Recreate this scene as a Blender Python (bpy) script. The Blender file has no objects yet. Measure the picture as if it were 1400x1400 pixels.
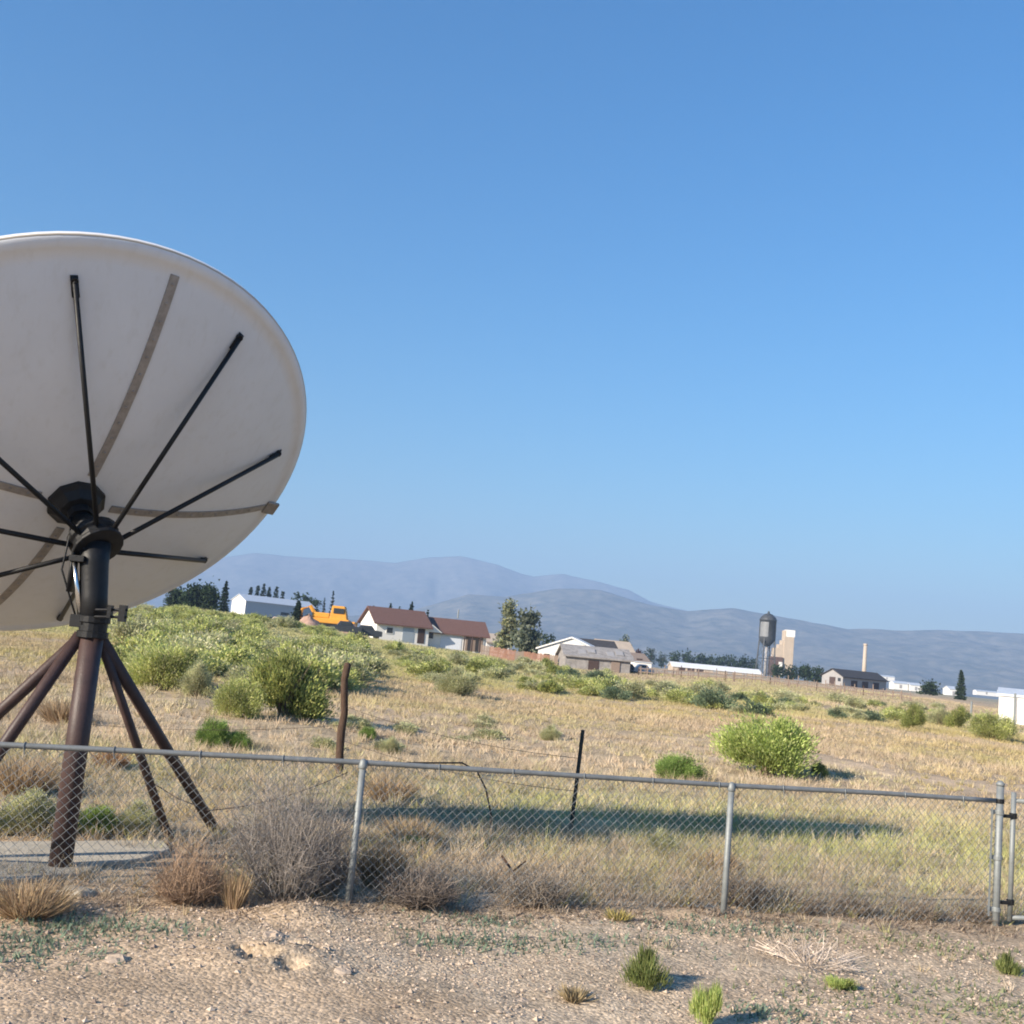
import bpy, math, random
import numpy as np
random.seed(7); RNG = np.random.default_rng(7)
S = bpy.context.scene; COL = S.collection
rad = math.radians

# ------------------------------------------------------------------ camera
FPX = 1500.0; PITCH = math.atan(190/1500); ROLL = rad(5.3)
CAM = np.array([0, 0, 2.0])
_R = np.array([1, 0, 0.]); _F = np.array([0, math.cos(PITCH), math.sin(PITCH)]); _U = np.array([0, -math.sin(PITCH), math.cos(PITCH)])
R2 = math.cos(ROLL)*_R + math.sin(ROLL)*_U; U2 = -math.sin(ROLL)*_R + math.cos(ROLL)*_U
def ray(px, py): return _F + R2*(px-700)/FPX - U2*(py-700)/FPX
def at(px, py, Y):
    d = ray(px, py); return CAM + d*(Y/d[1])
def flat(px, py, z=0.0):
    d = ray(px, py); return CAM + d*((z-2.0)/d[2])
cam = bpy.data.objects.new('camera', bpy.data.cameras.new('camera')); COL.objects.link(cam); S.camera = cam
cam.data.sensor_width = 36; cam.data.sensor_fit = 'HORIZONTAL'; cam.data.lens = 36*FPX/1400
cam.data.clip_start = .05; cam.data.clip_end = 30000
import mathutils
M4 = mathutils.Matrix(((R2[0], U2[0], -_F[0], 0), (R2[1], U2[1], -_F[1], 0), (R2[2], U2[2], -_F[2], 2.0), (0, 0, 0, 1)))
cam.matrix_world = M4

# ------------------------------------------------------------------ noise + terrain
def _hash(i, j, s):
    h = (i.astype(np.int64)*374761393 + j.astype(np.int64)*668265263 + s*974711) & 0x7fffffff
    h = ((h ^ (h >> 13))*1274126177) & 0x7fffffff
    return ((h ^ (h >> 16)) & 0xffff)/65535.0
def vnoise(x, y, s=0):
    x = np.asarray(x, float); y = np.asarray(y, float)
    i = np.floor(x); j = np.floor(y); a = x-i; b = y-j
    a = a*a*(3-2*a); b = b*b*(3-2*b)
    return (_hash(i, j, s)*(1-a)+_hash(i+1, j, s)*a)*(1-b) + (_hash(i, j+1, s)*(1-a)+_hash(i+1, j+1, s)*a)*b
def fbm(x, y, s=0, o=4):
    t = 0; a = .5
    for k in range(o): t = t + a*vnoise(x*2**k+17.3*k, y*2**k-9.1*k, s+k); a *= .5
    return t/(1-.5**o)
def sm(t): t = np.clip(t, 0, 1); return t*t*(3-2*t)
_tab = [(-300, 2.5), (0, 2.6), (170, 2.7), (250, 3.35), (310, 3.2), (400, 2.85), (480, 2.1), (560, 1.65), (640, 1.35), (700, 1.0), (760, .85), (850, .9), (920, .95), (1040, 1.3), (1180, 1.15), (1300, .9), (1400, .35), (1600, .1)]
_us = np.array([ray(p, 900)[0]/ray(p, 900)[1] for p, h in _tab]); _hs = np.array([h for p, h in _tab])
MOUND = flat(385, 1312); BUMP = flat(415, 1252)
PITS = [(flat(352, 1316), .10), (flat(398, 1303), .10), (flat(425, 1308), .07), (flat(398, 1328), .08), (flat(330, 1308), .05)]
def gz(x, y, fine=True):
    x = np.asarray(x, float); y = np.asarray(y, float)
    u = np.clip(x/np.maximum(y, 1.0), -.8, .8)
    H = np.interp(u, _us, _hs)
    t = np.clip((y-13)/107, 0, 1); t = t*(.75+.25*t)
    z = H*t
    z = z*(1-sm((y-420)/1400)) - 4.0*sm((y-420)/1400)
    z = z + (fbm(x/6, y/6, 3)-.5)*.30*sm((y-11)/14)*(1-sm((y-300)/200)) + (fbm(x/.9, y/.9, 5)-.5)*.07*(1-sm((y-60)/60))*sm((y-4)/3)
    if fine:
        z = z + (fbm(x/.16, y/.16, 11, 3)-.5)*.022*(1-sm((y-9)/6))
        m = np.exp(-(((x-MOUND[0])/.42)**2+((y-MOUND[1])/.36)**2))
        z = z + m*.07 + np.exp(-(((x-BUMP[0])/.28)**2+((y-BUMP[1])/.2)**2))*.09
        z = z + m*(fbm(x/.09, y/.09, 21, 3)-.5)*.06
        for p, r in PITS: z = z - .17*np.exp(-(((x-p[0])/(r*.9))**2+((y-p[1])/(r*.62))**2)**2)
        z = z + .05*np.exp(-(((x-2.9)/1.6)**2+((y-9.3)/.35)**2))*fbm(x/.25, y/.25, 31)
    return z
def gp(x, y): return np.array([x, y, float(gz(x, y))])
def G(px, py):
    d = ray(px, py); t = np.geomspace(3, 900, 2600)
    P = CAM[None]+d[None]*t[:, None]; g = gz(P[:, 0], P[:, 1], False)
    k = np.argmax(P[:, 2] < g)
    if P[k, 2] >= g[k]: return None
    return P[k]*.5+P[k-1]*.5

# ------------------------------------------------------------------ materials
def mat(name, rgb, rough=.8, metal=0, noise=0, nscale=8, bump=0, bscale=30, spec=.3, rgb2=None, stretch=None):
    m = bpy.data.materials.new(name); m.use_nodes = True; nt = m.node_tree; N = nt.nodes; L = nt.links
    b = N['Principled BSDF']; b.inputs['Roughness'].default_value = rough; b.inputs['Metallic'].default_value = metal
    b.inputs['Specular IOR Level'].default_value = spec
    tc = N.new('ShaderNodeTexCoord'); src = tc.outputs['Object']
    if stretch:
        mp = N.new('ShaderNodeMapping'); mp.inputs['Scale'].default_value = stretch; L.new(src, mp.inputs[0]); src = mp.outputs[0]
    if rgb2 is None: rgb2 = tuple(c*(1-noise) for c in rgb)
    n = N.new('ShaderNodeTexNoise'); n.inputs['Scale'].default_value = nscale; n.inputs['Detail'].default_value = 6; n.inputs['Roughness'].default_value = .65
    L.new(src, n.inputs['Vector'])
    r = N.new('ShaderNodeValToRGB'); r.color_ramp.elements[0].position = .35; r.color_ramp.elements[1].position = .65
    r.color_ramp.elements[0].color = (*rgb2, 1); r.color_ramp.elements[1].color = (*rgb, 1)
    L.new(n.outputs['Fac'], r.inputs['Fac']); L.new(r.outputs['Color'], b.inputs['Base Color'])
    if bump:
        n2 = N.new('ShaderNodeTexNoise'); n2.inputs['Scale'].default_value = bscale; n2.inputs['Detail'].default_value = 5; L.new(src, n2.inputs['Vector'])
        bp = N.new('ShaderNodeBump'); bp.inputs['Strength'].default_value = bump; bp.inputs['Distance'].default_value = .02
        L.new(n2.outputs['Fac'], bp.inputs['Height']); L.new(bp.outputs[0], b.inputs['Normal'])
    return m
def leafmat(name, transl=.3, rough=.75):
    m = bpy.data.materials.new(name); m.use_nodes = True; nt = m.node_tree; N = nt.nodes; L = nt.links
    b = N['Principled BSDF']; b.inputs['Roughness'].default_value = rough; b.inputs['Specular IOR Level'].default_value = .15
    a = N.new('ShaderNodeAttribute'); a.attribute_name = 'tint'
    L.new(a.outputs['Color'], b.inputs['Base Color'])
    t = N.new('ShaderNodeBsdfTranslucent'); L.new(a.outputs['Color'], t.inputs['Color'])
    mx = N.new('ShaderNodeMixShader'); mx.inputs[0].default_value = transl
    L.new(b.outputs[0], mx.inputs[1]); L.new(t.outputs[0], mx.inputs[2]); L.new(mx.outputs[0], N['Material Output'].inputs['Surface'])
    return m
LEAF = leafmat('foliage', .42); TWIG = leafmat('dry_stems', .12); STONE = leafmat('pebbles', 0, .9)

# ------------------------------------------------------------------ mesh builder
class MB:
    def __init__(s): s.v = []; s.f = []; s.c = []; s.n = 0
    def add(s, v, f, c=(1, 1, 1)):
        v = np.asarray(v, float).reshape(-1, 3); c = np.asarray(c, float)
        if c.ndim == 1: c = np.tile(c, (len(v), 1))
        s.v.append(v); s.c.append(c); s.f += [tuple(i+s.n for i in q) for q in f]; s.n += len(v); return s
    def tube(s, pts, r, k=6, c=(1, 1, 1), cap=True):
        P = np.asarray(pts, float); n = len(P); r = np.broadcast_to(np.asarray(r, float), (n,))
        T = np.gradient(P, axis=0); T /= np.linalg.norm(T, axis=1)[:, None]+1e-12
        up = np.array([0, 0, 1.]) if abs(T[0][2]) < .9 else np.array([1., 0, 0])
        V = []
        for i in range(n):
            a = np.cross(T[i], up); a /= np.linalg.norm(a)+1e-12; b = np.cross(a, T[i]); up = b
            th = np.arange(k)*2*np.pi/k
            V.append(P[i]+r[i]*(np.cos(th)[:, None]*a+np.sin(th)[:, None]*b))
        F = [(i*k+j, i*k+(j+1) % k, (i+1)*k+(j+1) % k, (i+1)*k+j) for i in range(n-1) for j in range(k)]
        if cap: F += [tuple(range(k))[::-1], tuple((n-1)*k+j for j in range(k))]
        return s.add(np.concatenate(V), F, c)
    def box(s, o, ax, ay, az, c=(1, 1, 1)):
        o, ax, ay, az = (np.asarray(q, float) for q in (o, ax, ay, az))
        v = [o, o+ax, o+ax+ay, o+ay, o+az, o+ax+az, o+ax+ay+az, o+ay+az]
        return s.add(v, [(3, 2, 1, 0), (4, 5, 6, 7), (0, 1, 5, 4), (1, 2, 6, 5), (2, 3, 7, 6), (3, 0, 4, 7)], c)
    def lathe(s, o, axis, prof, k=24, c=(1, 1, 1)):
        o = np.asarray(o, float); ax = np.asarray(axis, float); ax = ax/np.linalg.norm(ax)
        a = np.cross(ax, [0, 0, 1.] if abs(ax[2]) < .9 else [1., 0, 0]); a /= np.linalg.norm(a); b = np.cross(ax, a)
        th = np.arange(k)*2*np.pi/k; V = [o+h*ax+r*(np.cos(th)[:, None]*a+np.sin(th)[:, None]*b) for r, h in prof]
        n = len(prof); F = [(i*k+j, i*k+(j+1) % k, (i+1)*k+(j+1) % k, (i+1)*k+j) for i in range(n-1) for j in range(k)]
        F += [tuple(range(k))[::-1], tuple((n-1)*k+j for j in range(k))]
        return s.add(np.concatenate(V), F, c)
    def mesh(s, name, m, smooth=False):
        me = bpy.data.meshes.new(name)
        me.from_pydata(np.concatenate(s.v).tolist(), [], s.f); me.update()
        ca = me.color_attributes.new('tint', 'FLOAT_COLOR', 'POINT')
        ca.data.foreach_set('color', np.concatenate([np.concatenate(s.c), np.ones((s.n, 1))], 1).astype(np.float32).ravel())
        me.materials.append(m)
        if smooth: me.polygons.foreach_set('use_smooth', np.ones(len(me.polygons), bool))
        return me
    def build(s, name, m, parent=None, smooth=False, bevel=0):
        o = bpy.data.objects.new(name, s.mesh(name, m, smooth)); COL.objects.link(o)
        if parent is not None:
            o.parent = parent; off = np.zeros(3); q = parent
            while q is not None: off += np.array(q.location); q = q.parent
            o.data.vertices.foreach_set('co', (np.concatenate(s.v)-off).astype(np.float32).ravel()); o.data.update()
        if bevel:
            b = o.modifiers.new('bevel', 'BEVEL'); b.width = bevel; b.segments = 2; b.limit_method = 'ANGLE'
        return o
def tris(name, V, C, m):
    """V (n,3,3) triangles, C (n,3) colours -> mesh"""
    n = len(V); me = bpy.data.meshes.new(name); me.vertices.add(3*n); me.loops.add(3*n); me.polygons.add(n)
    me.vertices.foreach_set('co', V.astype(np.float32).ravel())
    me.loops.foreach_set('vertex_index', np.arange(3*n, dtype=np.int32))
    me.polygons.foreach_set('loop_start', np.arange(0, 3*n, 3, dtype=np.int32))
    me.update(); me.validate()
    ca = me.color_attributes.new('tint', 'FLOAT_COLOR', 'POINT')
    CC = np.repeat(C, 3, axis=0) if C.ndim == 2 else C.reshape(-1, 3)
    ca.data.foreach_set('color', np.concatenate([CC, np.ones((3*n, 1))], 1).astype(np.float32).ravel())
    me.materials.append(m); return me
def link(name, me, loc=(0, 0, 0), parent=None, rz=0, sc=1.0):
    o = bpy.data.objects.new(name, me); COL.objects.link(o); o.location = loc; o.rotation_euler.z = rz
    o.scale = sc if hasattr(sc, '__len__') else (sc, sc, sc)
    if parent is not None: o.parent = parent
    return o
def tag(o, label=None, cat=None, group=None, kind=None):
    if label: o['label'] = label
    if cat: o['category'] = cat
    if group: o['group'] = group
    if kind: o['kind'] = kind
    return o
def thing(name, loc, label, cat, group=None):
    o = bpy.data.objects.new(name, None); COL.objects.link(o); o.location = [float(c) for c in loc]; o.empty_display_size = .2
    return tag(o, label, cat, group)
def copy_tree(o, loc, rz, sc):
    r = o.copy(); COL.objects.link(r); r.location = loc; r.rotation_euler.z = rz; r.scale = sc
    for ch in o.children:
        c = ch.copy(); COL.objects.link(c); c.parent = r
    return r

# ------------------------------------------------------------------ light
SUN_AZ = 51.0; SUN_EL = 24.0      # azimuth the light travels towards, clockwise from +Y
sl = bpy.data.lights.new('sun', 'SUN'); sl.energy = 4.6; sl.angle = rad(.53); sl.color = (1.0, .88, .72)
so = bpy.data.objects.new('sun', sl); COL.objects.link(so); so.location = (-20, -20, 20)
dv = mathutils.Vector((math.sin(rad(SUN_AZ))*math.cos(rad(SUN_EL)), math.cos(rad(SUN_AZ))*math.cos(rad(SUN_EL)), -math.sin(rad(SUN_EL))))
so.rotation_euler = dv.to_track_quat('-Z', 'Y').to_euler()
W = bpy.data.worlds.new('World'); S.world = W; W.use_nodes = True; wn = W.node_tree.nodes
sky = wn.new('ShaderNodeTexSky'); sky.sky_type = 'NISHITA'; sky.sun_disc = False
sky.sun_elevation = rad(SUN_EL); sky.sun_rotation = rad(SUN_AZ+180)
sky.altitude = 1800; sky.air_density = 2.1; sky.dust_density = 0; sky.ozone_density = 10
hs_ = wn.new('ShaderNodeHueSaturation'); hs_.inputs['Saturation'].default_value = 1.13; W.node_tree.links.new(sky.outputs[0], hs_.inputs['Color']); W.node_tree.links.new(hs_.outputs[0], wn['Background'].inputs['Color']); wn['Background'].inputs['Strength'].default_value = .069
S.view_settings.view_transform = 'Standard'; S.view_settings.look = 'None'; S.view_settings.exposure = 1.32; S.view_settings.gamma = 1
S.cycles.use_denoising = True; S.cycles.max_bounces = 5; S.cycles.volume_bounces = 0; S.cycles.filter_width = 1.9
S.cycles.diffuse_bounces = 3; S.cycles.transmission_bounces = 3; S.cycles.transparent_max_bounces = 4

# ------------------------------------------------------------------ ground sheet
def build_ground():
    ys = [-4000, -900, -200, -60, -20, -8, -3, 0, 2, 3.5]
    y = 4.6
    while y < 6000:
        ys.append(y); y += max(.035, y*(.0075 if y < 200 else .03))
    ys = np.array(ys)
    us = np.concatenate([[-30, -8, -3, -1.6, -1, -.8, -.65], np.linspace(-.5, .5, 380), [.65, .8, 1, 1.6, 3, 8, 30]])
    Yg, Ug = np.meshgrid(ys, us, indexing='ij')
    X = Ug*(6+np.abs(Yg)); Z = gz(X, Yg)
    nr, nc = X.shape; idx = np.arange(nr*nc).reshape(nr, nc)
    F = np.stack([idx[:-1, :-1], idx[:-1, 1:], idx[1:, 1:], idx[1:, :-1]], -1).reshape(-1, 4)
    me = bpy.data.meshes.new('ground'); n = len(F)
    me.vertices.add(nr*nc); me.vertices.foreach_set('co', np.stack([X, Yg, Z], -1).astype(np.float32).ravel())
    me.loops.add(4*n); me.loops.foreach_set('vertex_index', F.astype(np.int32).ravel())
    me.polygons.add(n); me.polygons.foreach_set('loop_start', np.arange(0, 4*n, 4, dtype=np.int32)); me.update()
    me.polygons.foreach_set('use_smooth', np.ones(n, bool))
    # soil zones : colour of the soil itself
    C = soil_colour(X.ravel(), Yg.ravel())
    ca = me.color_attributes.new('tint', 'FLOAT_COLOR', 'POINT')
    ca.data.foreach_set('color', np.concatenate([C, np.ones((len(C), 1))], 1).astype(np.float32).ravel())
    m = bpy.data.materials.new('dry_soil'); m.use_nodes = True; N = m.node_tree.nodes; L = m.node_tree.links
    b = N['Principled BSDF']; b.inputs['Roughness'].default_value = .95; b.inputs['Specular IOR Level'].default_value = .1
    a = N.new('ShaderNodeAttribute'); a.attribute_name = 'tint'; tc = N.new('ShaderNodeTexCoord')
    def nz(sc, det=6):
        q = N.new('ShaderNodeTexNoise'); q.inputs['Scale'].default_value = sc; q.inputs['Detail'].default_value = det; q.inputs['Roughness'].default_value = .7
        L.new(tc.outputs['Object'], q.inputs['Vector']); return q
    def ramp(src, p0, p1, c0, c1):
        q = N.new('ShaderNodeValToRGB'); e = q.color_ramp.elements; e[0].position = p0; e[1].position = p1; e[0].color = (c0,)*3+(1,); e[1].color = (c1,)*3+(1,)
        L.new(src, q.inputs[0]); return q
    n1, n2 = nz(1.3), nz(34)
    v = N.new('ShaderNodeTexVoronoi'); v.inputs['Scale'].default_value = 42; L.new(tc.outputs['Object'], v.inputs['Vector'])
    def mul(c1, c2):
        q = N.new('ShaderNodeMix'); q.data_type = 'RGBA'; q.blend_type = 'MULTIPLY'; q.inputs[0].default_value = 1
        L.new(c1, q.inputs[6]); L.new(c2, q.inputs[7]); return q.outputs[2]
    c = mul(a.outputs['Color'], ramp(n1.outputs['Fac'], .35, .65, .72, 1.15).outputs[0])
    c = mul(c, ramp(n2.outputs['Fac'], .3, .7, .7, 1.2).outputs[0])
    hs = N.new('ShaderNodeSeparateColor'); L.new(v.outputs['Color'], hs.inputs[0])
    c = mul(c, ramp(hs.outputs[0], .1, .9, .72, 1.22).outputs[0])
    L.new(c, b.inputs['Base Color'])
    bp = N.new('ShaderNodeBump'); bp.inputs['Strength'].default_value = .5; bp.inputs['Distance'].default_value = .02
    L.new(n2.outputs['Fac'], bp.inputs['Height']); bp2 = N.new('ShaderNodeBump'); bp2.inputs['Strength'].default_value = .5; bp2.inputs['Distance'].default_value = .014; bp2.invert = True
    L.new(v.outputs['Distance'], bp2.inputs['Height']); L.new(bp.outputs[0], bp2.inputs['Normal']); L.new(bp2.outputs[0], b.inputs['Normal'])
    me.materials.append(m)
    tag(link('ground', me), kind='structure')
def soil_colour(x, y):
    n = fbm(x/2.5, y/1.6, 41)[:, None]; n2 = fbm(x/14, y/5, 43)[:, None]
    grav = np.array([.545, .43, .305]); pink = np.array([.56, .42, .285]); tan = np.array([.50, .385, .25]); brown = np.array([.34, .26, .175]); ochre = np.array([.43, .32, .12]); far = np.array([.36, .33, .24])
    Y = y[:, None]
    near = grav*(1-sm((n-.42)/.2))+pink*sm((n-.42)/.2)
    field = tan*(1-sm((n2-.4)/.2))+pink*sm((n2-.4)/.2)
    c = near*(1-sm((Y-8.6)/2))+(brown*.4+field*.6)*sm((Y-8.6)/2)
    c = c*(1-sm((Y-14)/6))+field*sm((Y-14)/6)
    oc = np.exp(-((Y-44)/11)**2)*sm((n2-.3)/.25); c = c*(1-oc*.75)+ochre*oc*.75
    c = c*(.74+.5*fbm(x/2.2, y/1.3, 98))[:, None]
    gr = np.exp(-((Y-14.5)/2.6)**2)*.5+sm((Y-48)/14)*(1-sm((Y-120)/30))*sm((.10-(x/np.maximum(y, 1))[:, None])/.12)*.75
    c = c*(1-gr)+np.array([.36, .36, .14])*gr
    c = c*(1-sm((Y-150)/200))+far*sm((Y-150)/200)
    return c
build_ground()

# ------------------------------------------------------------------ dry grass (uncountable)
PAL = np.array([[.54, .43, .25], [.54, .40, .29], [.36, .295, .225], [.44, .45, .17], [.47, .37, .12], [.62, .51, .38]])
def grass_field():
    VV = []; CC = []
    fy = 8.84
    bands = [(7.6, 13, 95, 17, .0032, .19), (13, 20, 70, 15, .005, .18), (20, 34, 30, 13, .009, .16), (34, 60, 18, 12, .010, .17), (60, 125, 4.6, 11, .021, .22)]
    for y0, y1, dens, nb, w, h in bands:
        A = 1.24*(y1*y1-y0*y0)/2; n = int(A*dens)
        y = np.sqrt(RNG.uniform(y0*y0, y1*y1, n)); x = RNG.uniform(-.62, .62, n)*y
        line = 8.86+.276*x
        d = fbm(x/1.1, y/1.1, 51); d2 = fbm(x/5, y/3, 53)
        keep = (d*.6+d2*.4 > RNG.uniform(.15, .60, n)) & (RNG.random(n) > .85*np.exp(-((y-24)/6)**2)*sm((.66-fbm(x/6, y/3.2, 91))/.2)) & ((y > line+.05) | (RNG.random(n) < .05))
        keep &= ~((np.abs(x+3.5) < 1.35) & (np.abs(y-9.2) < .55))
        x, y = x[keep], y[keep]; n = len(x); d2 = d2[keep]
        # palette weights by place
        wts = np.zeros((n, 6)); q = fbm(x/3, y/2, 57); q2 = fbm(x/9, y/4, 59)
        wts[:, 0] = .35+.8*sm((q-.45)/.2); wts[:, 1] = .6+1.6*sm((y-16)/8)*sm((.58-q2)/.2); wts[:, 2] = 1.5*(1-sm((y-12)/3))+.25
        wts[:, 3] = .25+1.5*sm((q2-.45)/.15)*.6+1.2*np.exp(-((y-50)/14)**2)*sm((fbm(x/8, y/6, 93)-.4)/.15)+2.4*np.exp(-((y-14.5)/3)**2)*sm((x/y+.12)/.3); lf = sm((y-44)/14)*np.maximum(sm((.10-x/y)/.12), .95*sm((fbm(x/7, y/5, 95)-.38)/.12)*sm((.4-x/y)/.1)); wts[:, 3] += 5*lf; wts[:, 4] = .1+3.2*np.exp(-((y-44)/11)**2)*sm((q2-.3)/.2)+4.5*np.exp(-((y-24)/3.5)**2)*sm((x/y-.36)/.06); wts[:, 5] = .7+1.5*np.exp(-((y-24)/6)**2); bz_ = np.exp(-((y-98)/14)**2)*sm((x/y-.02)/.1); wts[:, 2] += 4*bz_
        cw = np.cumsum(wts, 1); k = (RNG.random(n)[:, None]*cw[:, -1:] > cw).sum(1).clip(0, 5)
        hh = h*RNG.uniform(.45, 1.25, n)*(.6+.9*d2)
        hh = np.where(y < 8.95+.276*x, hh*.45, hh)
        # blades
        t = np.repeat(np.arange(n), nb); m = len(t)
        th = RNG.uniform(0, 2*np.pi, m); r0 = RNG.random(m)*.05*(y[t]/10)**.6; lean = RNG.uniform(.15, 1.1, m)
        bx = x[t]+r0*np.cos(th); by = y[t]+r0*np.sin(th); H = hh[t]*RNG.uniform(.5, 1.1, m)
        bz = gz(bx, by)-.01
        ph = RNG.uniform(0, 2*np.pi, m); ww = w*RNG.uniform(.5, 1.3, m)
        B = np.stack([bx, by, bz], 1); dx = np.stack([np.cos(ph), np.sin(ph), np.zeros(m)], 1)*ww[:, None]
        T = B+np.stack([np.cos(th)*lean*H, np.sin(th)*lean*H, H], 1)
        VV.append(np.stack([B-dx, B+dx, T], 1)); mixc = (wts/wts.sum(1)[:, None])@PAL; fa_ = (.25+.5*sm((y-12)/14))[:, None]; tc_ = (PAL[k]*(1-fa_)+mixc*fa_)*(.66+.62*fbm(x/1.7, y/1.0, 97))[:, None]; CC.append(tc_[t]*RNG.uniform(.75, 1.2, m)[:, None])
    V = np.concatenate(VV); C = np.concatenate(CC); print('grass', len(V))
    tag(link('dry_grass', tris('dry_grass', V, C, TWIG)), 'dry straw and pinkish grass covering the field behind the chain-link fence', 'grass', kind='stuff')
grass_field()
def gravel():
    n = 36000; y = np.sqrt(RNG.uniform(4.8**2, 9.2**2, n)); x = RNG.uniform(-.62, .62, n)*y
    k = (y < 8.7+.276*x) & (fbm(x/.8, y/.8, 61) > RNG.uniform(.25, .62, n)); x, y = x[k], y[k]; n = len(x)
    s = RNG.lognormal(-4.95, .45, n).clip(.004, .026)
    oct_ = np.array([[1, 0, 0], [0, 1, 0], [-1, 0, 0], [0, -1, 0], [0, 0, 1], [0, 0, -1]], float)
    fs = np.array([[0, 1, 4], [1, 2, 4], [2, 3, 4], [3, 0, 4]])
    V = oct_[None]*s[:, None, None]*RNG.uniform(.6, 1.3, (n, 6, 1)); a = RNG.uniform(0, 6.28, n)
    c, d = np.cos(a)[:, None], np.sin(a)[:, None]; V = np.stack([V[..., 0]*c-V[..., 1]*d, V[..., 0]*d+V[..., 1]*c, V[..., 2]*.7], -1)
    V = V+np.stack([x, y, gz(x, y)+s*.15], 1)[:, None]
    col = np.array([[.53, .42, .32], [.46, .36, .27], [.54, .45, .36], [.27, .205, .16]])[RNG.choice(4, n, p=[.38, .30, .08, .24])]*RNG.uniform(.8, 1.15, (n, 1))
    tag(link('gravel', tris('gravel', V[:, fs].reshape(-1, 3, 3), np.repeat(col, 4, 0), STONE)), 'small tan gravel stones strewn over the bare dirt foreground', 'gravel', kind='stuff')
gravel()
def cover():
    VV = []; CC = []
    for px, py, rx, n in [(630, 1288, .28, 260), (735, 1290, .26, 170), (170, 1268, .3, 260), (45, 1285, .35, 330), (90, 1265, .3, 200), (945, 1268, .3, 200), (1060, 1275, .3, 160), (660, 1258, .22, 200), (860, 1290, .3, 120), (1215, 1290, .35, 120), (20, 1310, .2, 120), (1310, 1360, .4, 160), (1180, 1372, .4, 200), (1360, 1385, .3, 200), (1050, 1390, .2, 160), (1290, 1300, .3, 110)]:
        p = flat(px, py); m = n
        x = p[0]+RNG.normal(0, rx, m); y = p[1]+RNG.normal(0, rx*.5, m); h = RNG.uniform(.012, .05, m)
        th = RNG.uniform(0, 6.28, m); le = RNG.uniform(.02, .045, m); B = np.stack([x, y, gz(x, y)], 1)
        d = np.stack([np.cos(th), np.sin(th), np.zeros(m)], 1); pr = np.stack([-np.sin(th), np.cos(th), np.zeros(m)], 1)
        V = np.stack([B-pr*.009, B+pr*.009, B+d*le[:, None]+np.array([0, 0, 1])*h[:, None]], 1)
        base = np.array([.20, .26, .18]) if px < 1100 else np.array([.26, .29, .15])
        VV.append(V); CC.append(base*RNG.uniform(.6, 1.4, (m, 1)))
    tag(link('ground_weeds', tris('ground_weeds', np.concatenate(VV), np.concatenate(CC), LEAF)), 'low blue-green weeds creeping over the dirt before the fence', 'ground weeds', kind='stuff')
cover()

def litter():
    n = 9000; x = RNG.uniform(-4.2, 5.6, n); y = 8.78+.276*x+RNG.normal(0, .22, n)-.05; k = fbm(x/.5, y/.35, 81) > RNG.uniform(.40, .62, n); x, y = x[k], y[k]; n = len(x)
    th = RNG.uniform(0, 6.28, n); L = RNG.uniform(.02, .075, n); d = np.stack([np.cos(th), np.sin(th), RNG.uniform(0, .9, n)], 1); p = np.stack([-np.sin(th), np.cos(th), 0*th], 1)*RNG.uniform(.003, .009, n)[:, None]
    B = np.stack([x, y, gz(x, y)+.003], 1); C = np.array([[.30, .23, .17], [.22, .165, .125], [.40, .32, .23]])[RNG.integers(0, 3, n)]*RNG.uniform(.7, 1.2, (n, 1))
    tag(link('plant_litter', tris('plant_litter', np.stack([B-p, B+p, B+d*L[:, None]], 1), C, TWIG)), 'brown dead stalks and litter lying along the foot of the chain-link fence', 'plant litter', kind='stuff')
litter()

# ------------------------------------------------------------------ shrubs
def shrub_mesh(name, n, seed, cols, leaf=.05, flat_=.75, up=.8, clumps=26, width=.02, hollow=.5, zo=.28):
    """unit shrub : radius ~.5, height ~flat_. Upright narrow leaves at the ends of clumped stems"""
    r = np.random.default_rng(seed)
    a = r.uniform(0, 6.283, clumps); e = np.arccos(r.uniform(.02, 1, clumps)); rr = r.uniform(.34 if clumps != 17 else .2, .5, clumps)
    cen = np.stack([np.sin(e)*np.cos(a)*rr, np.sin(e)*np.sin(a)*rr, (np.cos(e)*(.9-zo)+zo)*rr*2*flat_], 1); cs = r.uniform(.06, .13, clumps)*(1.0 if clumps != 17 else .9)
    k = r.integers(0, clumps, n); P = cen[k]+r.normal(0, 1, (n, 3))*cs[k][:, None]*np.array([1, 1, .8])
    inn = r.random(n) < .3; P[inn] = P[inn]*r.uniform(hollow, 1, (inn.sum(), 1)); P[:, 2] = np.abs(P[:, 2])+.01
    d = P/np.array([.5, .5, flat_]); d[:, 2] = np.abs(d[:, 2])*.6+up; d += r.normal(0, .35, (n, 3)); d /= np.linalg.norm(d, axis=1)[:, None]
    w = np.cross(d, r.normal(0, 1, (n, 3))); w /= np.linalg.norm(w, axis=1)[:, None]
    L = leaf*r.uniform(.5, 1.5, n)[:, None]; V = np.stack([P-w*width, P+w*width, P+d*L], 1)
    cols = np.array(cols); tone = r.uniform(.55, 1.3, clumps)
    ci = r.choice(len(cols), n); C = cols[ci]*tone[k][:, None]*r.uniform(.75, 1.25, (n, 1))
    return tris(name, V, C, LEAF)
def stems_mesh(name, seed, n=26, h=.6, col=(.20, .155, .11)):
    r = np.random.default_rng(seed); mb = MB()
    for i in range(n):
        a = r.uniform(0, 6.283); t = r.uniform(.1, .42)
        mb.tube([(0.04*math.cos(a), .04*math.sin(a), -.05), (t*.45*math.cos(a), t*.45*math.sin(a), h*.4), (t*math.cos(a+.3), t*math.sin(a+.3), h*r.uniform(.7, 1))], [.013, .010, .004], 4, np.array(col)*r.uniform(.6, 1.3))
    return mb.mesh(name, TWIG)
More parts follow.
